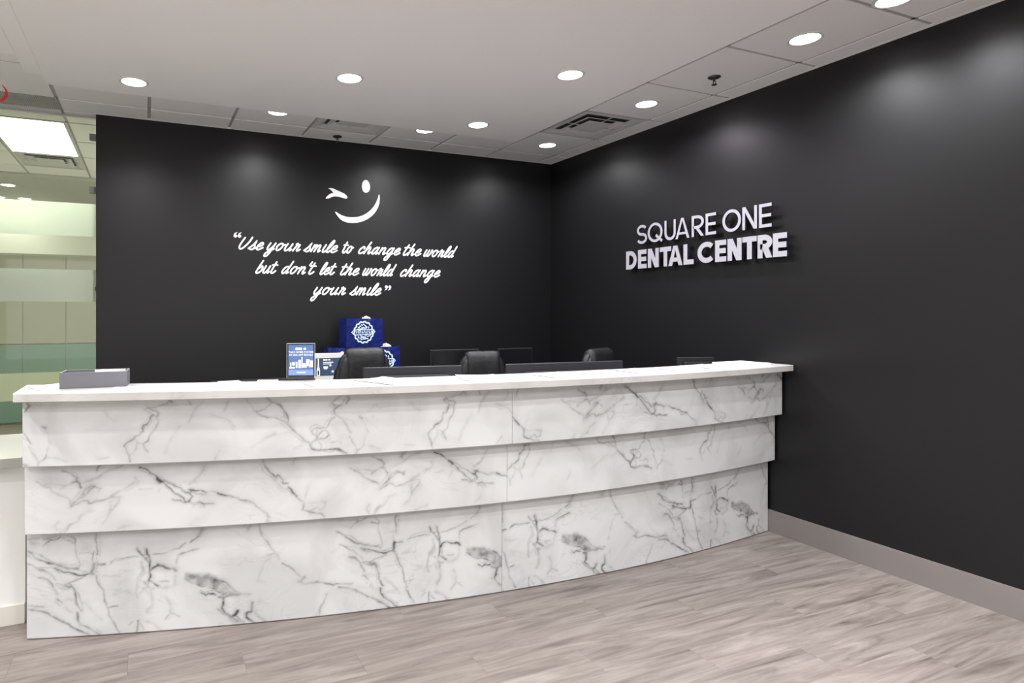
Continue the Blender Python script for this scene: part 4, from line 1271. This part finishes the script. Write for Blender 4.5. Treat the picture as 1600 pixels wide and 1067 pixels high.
# gift bags
M['emblem'] = new_mat('pale_print', (.62, .76, .95), .5)
M['tissue'] = noise_mat('tissue_paper', (.88, .88, .88), (.93, .93, .93), 9, .8)
def gift_bag(x, y, z, w, h, d, rz, label, tissue=None, emblem_dx=0, er=.082, handles=False):
    e = empty('gift_bag', (x, y, z), rz)
    tag(e, label, 'bag', 'blue gift bags on the back counter')
    bm = bmesh.new()
    nx_, nz_ = 10, 8
    rnd = random.Random(int(x * 100))
    def P(i, k, side):
        u, v_ = i / nx_, k / nz_
        bulge = .006 * math.sin(u * math.pi) * math.sin(v_ * math.pi) + rnd.uniform(-.002, .002)
        return bm.verts.new((-w / 2 + u * w, side * (d / 2 + bulge - (.01 * v_ if side > 0 else 0)), v_ * h))
    for side in (-1, 1):
        g = [[P(i, k, side) for i in range(nx_ + 1)] for k in range(nz_ + 1)]
        for k in range(nz_):
            for i in range(nx_):
                bm.faces.new((g[k][i], g[k][i + 1], g[k + 1][i + 1], g[k + 1][i]))
        if side < 0:
            gf = g
        else:
            gb = g
    bmesh.ops.recalc_face_normals(bm, faces=bm.faces)
    sides = []
    for ii in (0, nx_):
        for k in range(nz_):
            m0, m1 = [(gf[q][ii].co + gb[q][ii].co) / 2 + Vector(((.012 if ii == 0 else -.012) * q / nz_, 0, 0)) for q in (k, k + 1)]
            a0, a1 = bm.verts.new(m0), bm.verts.new(m1)
            bm.faces.new((gf[k][ii], gf[k + 1][ii], a1, a0))
            bm.faces.new((a0, a1, gb[k + 1][ii], gb[k][ii]))
    bm.faces.new([gf[0][0], gf[0][nx_], gb[0][nx_], gb[0][0]])
    finish(bm, 'body', M['blue'], e)
    for sy in ((-1, 1) if handles else ()):
        bm = bmesh.new()
        pts = catmull([(-w * .2, sy * (d / 2 + .003), h - .03), (-w * .2, sy * (d / 2 + .004), h + .004), (-w * .12, sy * (d / 2 + .014), h + .012), (0, sy * (d / 2 + .018), h - .04), (w * .12, sy * (d / 2 + .014), h + .012), (w * .2, sy * (d / 2 + .004), h + .004), (w * .2, sy * (d / 2 + .003), h - .03)], 4)
        if sy > 0:
            for a, b in zip(pts[:-1], pts[1:]):
                add_cyl(bm, a, b, .0025, seg=5)
            finish(bm, 'handle', M['bluedark'], e)
        else:
            bm.free()
    # printed round wreath emblem with banner across
    def put(px_, pz, dd):
        return Vector((px_, -d / 2 - .0085 - dd, pz))
    bm = bmesh.new()
    ex, ez = emblem_dx, h * .52
    ring = [(ex + er * (1 + .05 * math.sin(a * 14)) * math.cos(a), ez + er * (1 + .05 * math.sin(a * 14)) * math.sin(a)) for a in [2 * math.pi * i / 84 for i in range(84)]]
    add_ribbon(bm, ring, er * .13, .0006, put, cap=False, closed=True)
    rs = random.Random(3)
    for k in range(22):
        a = 2 * math.pi * k / 22
        for rr in (.62, .38):
            r0 = er * (rr + rs.uniform(-.08, .08))
            p0 = (ex + r0 * math.cos(a), ez + r0 * math.sin(a))
            if abs(p0[1] - ez) < er * .2:
                continue
            p1 = (p0[0] + er * .20 * math.cos(a + 1.1), p0[1] + er * .20 * math.sin(a + 1.1))
            add_ribbon(bm, [p0, p1], er * .10, .0005, put, cap=False)
    # banner outline with points at both ends
    add_ribbon(bm, [(ex - er * 1.28, ez), (ex - er * 1.0, ez + er * .24), (ex + er * 1.05, ez + er * .24), (ex + er * 1.22, ez + er * .05), (ex + er * 1.02, ez - er * .20), (ex - er * .98, ez - er * .26)], er * .07, .0008, put, cap=False, closed=True)
    for k in range(9):
        xx = ex - er * .8 + k * er * .2
        add_ribbon(bm, [(xx, ez - er * .13), (xx + er * .05, ez + er * .13), (xx + er * .11, ez - er * .10 * (k % 2))], er * .06, .0009, put, cap=False)
    finish(bm, 'emblem', M['emblem'], e)
    if tissue is not None:
        bm = bmesh.new()
        tx, tw, th_ = tissue
        rs = random.Random(5)
        for q in range(3):
            n = 9
            top = []
            for i in range(n):
                u = i / (n - 1)
                top.append((tx - tw / 2 + u * tw, (q - 1) * .018 + rs.uniform(-.006, .006), h + th_ * math.sin(u * math.pi) ** .7 * rs.uniform(.55, 1.0) - q * .003))
            t_ = [bm.verts.new(p) for p in top]
            b_ = [bm.verts.new((p[0] * .9 + tx * .1, p[1] + .004, h - .05)) for p in top]
            for i in range(n - 1):
                bm.faces.new((b_[i], b_[i + 1], t_[i + 1], t_[i]))
        finish(bm, 'tissue_paper', M['tissue'], e)
    return e
gift_bag(1.555, 5.05, .90, .33, .262, .17, .03, 'lower left blue gift bag, mostly hidden behind the first chair', None, -.02, .09)
gift_bag(1.885, 5.05, .90, .31, .262, .17, -.03, 'lower right blue gift bag with white tissue on top', (.055, .085, .036), .0, .09)
gift_bag(1.710, 5.055, 1.164, .345, .243, .16, .12, 'upper blue gift bag with round wreath emblem stacked on the others', (.05, .07, .028), -.015, .088, True)

# white framed sign with electric toothbrush on the back counter
M['poster_blue'] = noise_mat('poster_blue', (.045, .10, .28), (.10, .19, .42), 5, .5)
M['poster_dark'] = noise_mat('poster_dark', (.03, .055, .11), (.06, .10, .18), 4, .5)
M['poster_light'] = noise_mat('poster_band', (.16, .26, .62), (.22, .33, .70), 4, .5)
M['printwhite'] = new_mat('print_white', (.85, .88, .92), .5)
M['printbeige'] = new_mat('print_beige', (.72, .66, .60), .5)
M['printink'] = new_mat('print_ink', (.012, .012, .015), .4)
def text_mesh(name, s, size, mat, parent, loc, rx=math.pi / 2, align='CENTER', bold=0):
    cu = bpy.data.curves.new(name, 'FONT')
    cu.body = s
    cu.size = size
    cu.align_x = align
    cu.offset = bold
    cu.resolution_u = 2
    to = bpy.data.objects.new('tmp', cu)
    COL.objects.link(to)
    dg = bpy.context.evaluated_depsgraph_get()
    me = bpy.data.meshes.new_from_object(to.evaluated_get(dg))
    me.name = name
    bpy.data.objects.remove(to)
    me.materials.clear()
    return link(name, me, mat, parent, loc, (rx, 0, 0))

e = empty('white_framed_sign', (1.445, 4.84, .90), .0)
tag(e, 'white framed sign with a toothbrush picture partly behind the first chair', 'sign')
W_, H_ = .40, .228
box('frame', -W_ / 2, W_ / 2, 0, .02, 0, H_, M['white'], e, .003)
box('print', -W_ / 2 + .008, W_ / 2 - .008, -.001, -.0002, .046, H_ - .038, M['poster_dark'], e)
def put_s(x, z, d):
    return Vector((x, -.0012 - d, z))
bm = bmesh.new()
bx = -W_ / 2 + .030
add_poly(bm, [(bx - .014, .046), (bx + .014, .046), (bx + .014, .09), (bx + .006, .125), (bx + .004, .165), (bx + .006, .186), (bx - .006, .186), (bx - .004, .165), (bx - .006, .125), (bx - .014, .09)], .0006, put_s)
finish(bm, 'toothbrush_print', M['printwhite'], e)
bm = bmesh.new()
add_poly(bm, [(bx - .005, .055), (bx + .005, .055), (bx + .006, .09), (bx - .006, .09)], .0006, lambda x, z, d: put_s(x, z, d + .0008))
finish(bm, 'button_print', M['printink'], e)
bm = bmesh.new()
for (x0, x1, z0, z1) in ((-.130, -.095, .168, .180), (-.088, -.070, .168, .180), (-.130, -.045, .150, .158), (-.130, -.060, .138, .145), (-.128, -.090, .105, .122), (-.122, -.096, .098, .104)):
    add_poly(bm, [(x0, z0), (x1, z0), (x1, z1), (x0, z1)], .0005, put_s)
for (cx_, cz_, r_) in ((-.070, .128, .009), (-.050, .078, .010)):
    add_poly(bm, [(cx_ + r_ * math.cos(t * math.pi / 6), cz_ + r_ * math.sin(t * math.pi / 6)) for t in range(12)], .0005, put_s)
finish(bm, 'lettering', M['printwhite'], e)
box('back_foot', -.05, .05, .02, .09, 0, .004, M['white'], e)

# clear acrylic stand with blue poster on the counter
def local_counter(x, y_off):
    return (x, desk_y(x) + y_off, CT)
e = empty('poster_stand', (.715, 3.055, CT), -.30)
tag(e, 'small clear acrylic stand with a blue take-home poster on the counter', 'poster stand')
W_, H_ = .142, .186
box('holder', -W_ / 2, W_ / 2, .0, .0035, .002, H_, M['acrylic'], e, .0005)
bm = bmesh.new()
for a, b, c_, d in ((-W_ / 2, W_ / 2, H_ - .003, H_), (-W_ / 2, -W_ / 2 + .002, .012, H_ - .003), (W_ / 2 - .002, W_ / 2, .012, H_ - .003)):
    add_box(bm, a, b, -.0016, .0, c_, d)
finish(bm, 'bright_edge', M['chrome'], e)
box('foot', -W_ / 2, W_ / 2, -.012, .055, 0, .002, M['acrylic'], e)
box('backing', -W_ / 2 + .003, W_ / 2 - .003, -.0008, -.0002, .020, H_ - .004, M['printink'], e)
box('poster', -W_ / 2 + .009, W_ / 2 - .009, -.0014, -.0009, .024, H_ - .009, M['poster_blue'], e)
box('poster_band', -W_ / 2 + .009, W_ / 2 - .009, -.0018, -.0015, .024, .052, M['poster_light'], e)
text_mesh('lettering', 'TAKE HOME SYSTEM', .0135, M['printwhite'], e, (0, -.0020, .136), bold=.0002)
text_mesh('lettering', 'AT 25% OFF RETAIL!', .0135, M['printwhite'], e, (0, -.0020, .122), bold=.0002)
def put_p(x, z, d):
    return Vector((x, -.0019 - d, z))
bm = bmesh.new()
for (x0, x1, z0, z1) in ((-.028, .006, .151, .163), (.012, .026, .152, .162), (-.022, .024, .035, .041)):
    add_poly(bm, [(x0 + .002, z0), (x1 - .002, z0), (x1, z0 + .003), (x1, z1 - .003), (x1 - .002, z1), (x0 + .002, z1), (x0, z1 - .003), (x0, z0 + .003)], .0004, put_p)
for (x0, x1, z0, z1) in ((-.058, -.030, .058, .066), (-.054, -.048, .066, .088), (-.044, -.030, .074, .090), (-.026, -.018, .060, .092), (-.013, -.001, .060, .102), (.002, .008, .060, .116), (.010, .024, .062, .084)):
    add_poly(bm, [(x0, z0), (x1, z0), (x1, z1), (x0, z1)], .0004, put_p)
finish(bm, 'product_print', M['printwhite'], e)['kind'] = 'stuff'
bm = bmesh.new()
for (x0, x1, z0, z1) in ((.012, .030, .062, .078), (.026, .044, .070, .104), (.040, .060, .064, .098)):
    add_poly(bm, [(x0, z0), (x1, z0), (x1, z1), (x0, z1)], .0005, put_p)
finish(bm, 'carton_print', M['printbeige'], e)

# ------------------------------------------------------------------ slate grey box on the counter
e = empty('card_box', (-.222, 3.18, CT), -.06)
tag(e, 'slate grey open-topped box on the left end of the counter', 'box')
bm = bmesh.new()
w, d, h, t = .276, .155, .071, .006
for a, b, c_, dd in ((-w / 2, w / 2, -d / 2, -d / 2 + t), (-w / 2, w / 2, d / 2 - t, d / 2), (-w / 2, -w / 2 + t, -d / 2 + t, d / 2 - t), (w / 2 - t, w / 2, -d / 2 + t, d / 2 - t)):
    add_box(bm, a, b, c_, dd, .003, h, .0008)
add_box(bm, -w / 2, w / 2, -d / 2, d / 2, 0.0002, .003)
finish(bm, 'body', M['boxgrey'], e)
rs = random.Random(4)
for k in range(4):
    o = box('leaflet', -.028, .028, -.0008, .0008, 0, .071, M['paper'], None)
    o.name = 'leaflet'
    o.location = (-.20 + k * .026, 3.18 + k * .004, CT + .0045)
    o.rotation_euler = (.06 * (k - 1), 0, rs.uniform(-.3, .3))
    tag(o, ('leftmost', 'second', 'third', 'rightmost')[k] + ' of the white cards standing in the slate grey box', 'card', 'cards inside the slate box')

# ------------------------------------------------------------------ papers on the counter
M['printgrey'] = noise_mat('print_grey', (.30, .31, .34), (.6, .6, .62), 30, .6)
M['printred'] = noise_mat('print_red', (.45, .16, .12), (.62, .42, .36), 20, .6)
M['printteal'] = noise_mat('print_teal', (.35, .45, .50), (.6, .66, .7), 20, .6)
zc = [0]
def sheet(x, yo, w, d, rz, label, th=.0012, pm=None, group=None, name='leaflet'):
    y = desk_y(x) + yo
    e = empty(name, (x, y, CT + .0002), rz)
    tag(e, label, 'paper', group)
    bm = bmesh.new()
    n = 6
    prev = None
    for i in range(n + 1):
        u = -w / 2 + w * i / n
        lift = .0025 * (abs(2 * i / n - 1) ** 4) * (1 if th < .002 else .2)
        ring = [bm.verts.new((u, -d / 2, lift)), bm.verts.new((u, d / 2, lift)), bm.verts.new((u, d / 2, lift + th)), bm.verts.new((u, -d / 2, lift + th))]
        if prev:
            for k in range(4):
                bm.faces.new((prev[k], prev[(k + 1) % 4], ring[(k + 1) % 4], ring[k]))
        else:
            bm.faces.new(ring)
        prev = ring
    bm.faces.new(prev[::-1])
    finish(bm, 'sheet', M['paper'], e)
    if pm:
        box('print', -w * .40, w * .25, -d * .38, d * .36, th + .0001, th + .0004, M[pm], e)
    return e
sheet(-.42, .055, .14, .20, .35, 'white sheet lying at the left tip of the counter, beside the slate box')
sheet(-.040, -.055, .20, .13, -.05, 'white booklet just right of the slate box', .004)
sheet(.190, -.045, .19, .13, -.03, 'second white booklet right of the slate box', .004)
sheet(.375, .105, .10, .15, .10, 'thin leaflet with grey print near the back counter edge', .002, 'printgrey')
sheet(.435, -.040, .24, .14, .02, 'wide white booklet left of the poster stand, front row', .004)
sheet(.545, .12, .10, .14, -.2, 'leaflet with red brown print left of the poster stand', .002, 'printred')
sheet(.80, -.03, .22, .15, .05, 'white sheet in front of the poster stand')
sheet(1.10, .02, .21, .28, .4, 'blank white sheet between the poster stand and the first monitor')
sheet(1.60, .03, .21, .26, -.3, 'white sheet before the gap beside the second chair', .0012, 'printgrey')
sheet(2.05, .02, .24, .17, .2, 'pale sheet on the counter in front of the wide monitor')
sheet(2.62, .03, .21, .18, .15, 'white sheet with reddish print near the right end', .0015, 'printred')
sheet(2.95, .0, .22, .17, -.12, 'white leaflet with teal print on the right part of the counter', .0015, 'printteal')
sheet(3.22, .04, .21, .20, .1, 'white sheet left of the paper stack at the right end', .0015, 'printgrey')
sheet(3.56, .02, .28, .21, .04, 'thick white paper stack at the right end of the counter', .012)

# ------------------------------------------------------------------ red hanging ornament cut by the left picture edge
e = empty('hanging_ornament', (-.802, 4.23, 2.755))
tag(e, 'red curled ornament hanging at the left picture edge', 'decoration')
bm = bmesh.new()
P = catmull([(.012, 0, .045), (.030, 0, .02), (.032, 0, -.005), (.02, 0, -.03), (0, 0, -.045), (-.03, 0, -.04), (-.04, 0, -.01)], 5)
n = len(P)
prev = None
for i, p in enumerate(P):
    wdt = .004 + .012 * math.sin(math.pi * i / (n - 1))
    d = Vector((p.x, 0, p.z)).normalized()
    ring = [bm.verts.new(p + d * wdt * .6 + Vector((0, s * .004, 0))) for s in (-1, 1)] + [bm.verts.new(p - d * wdt * .4 + Vector((0, s * .004, 0))) for s in (1, -1)]
    if prev:
        for k in range(4):
            bm.faces.new((prev[k], prev[(k + 1) % 4], ring[(k + 1) % 4], ring[k]))
    else:
        bm.faces.new(ring)
    prev = ring
bm.faces.new(prev[::-1])
finish(bm, 'curl', new_mat('red_foil', (.55, .02, .02), .3), e)
bm = bmesh.new()
add_cyl(bm, (.012, 0, .045), (.012, 0, H - 2.755 - .0), .0008, seg=5)
finish(bm, 'thread', M['paper'], e)
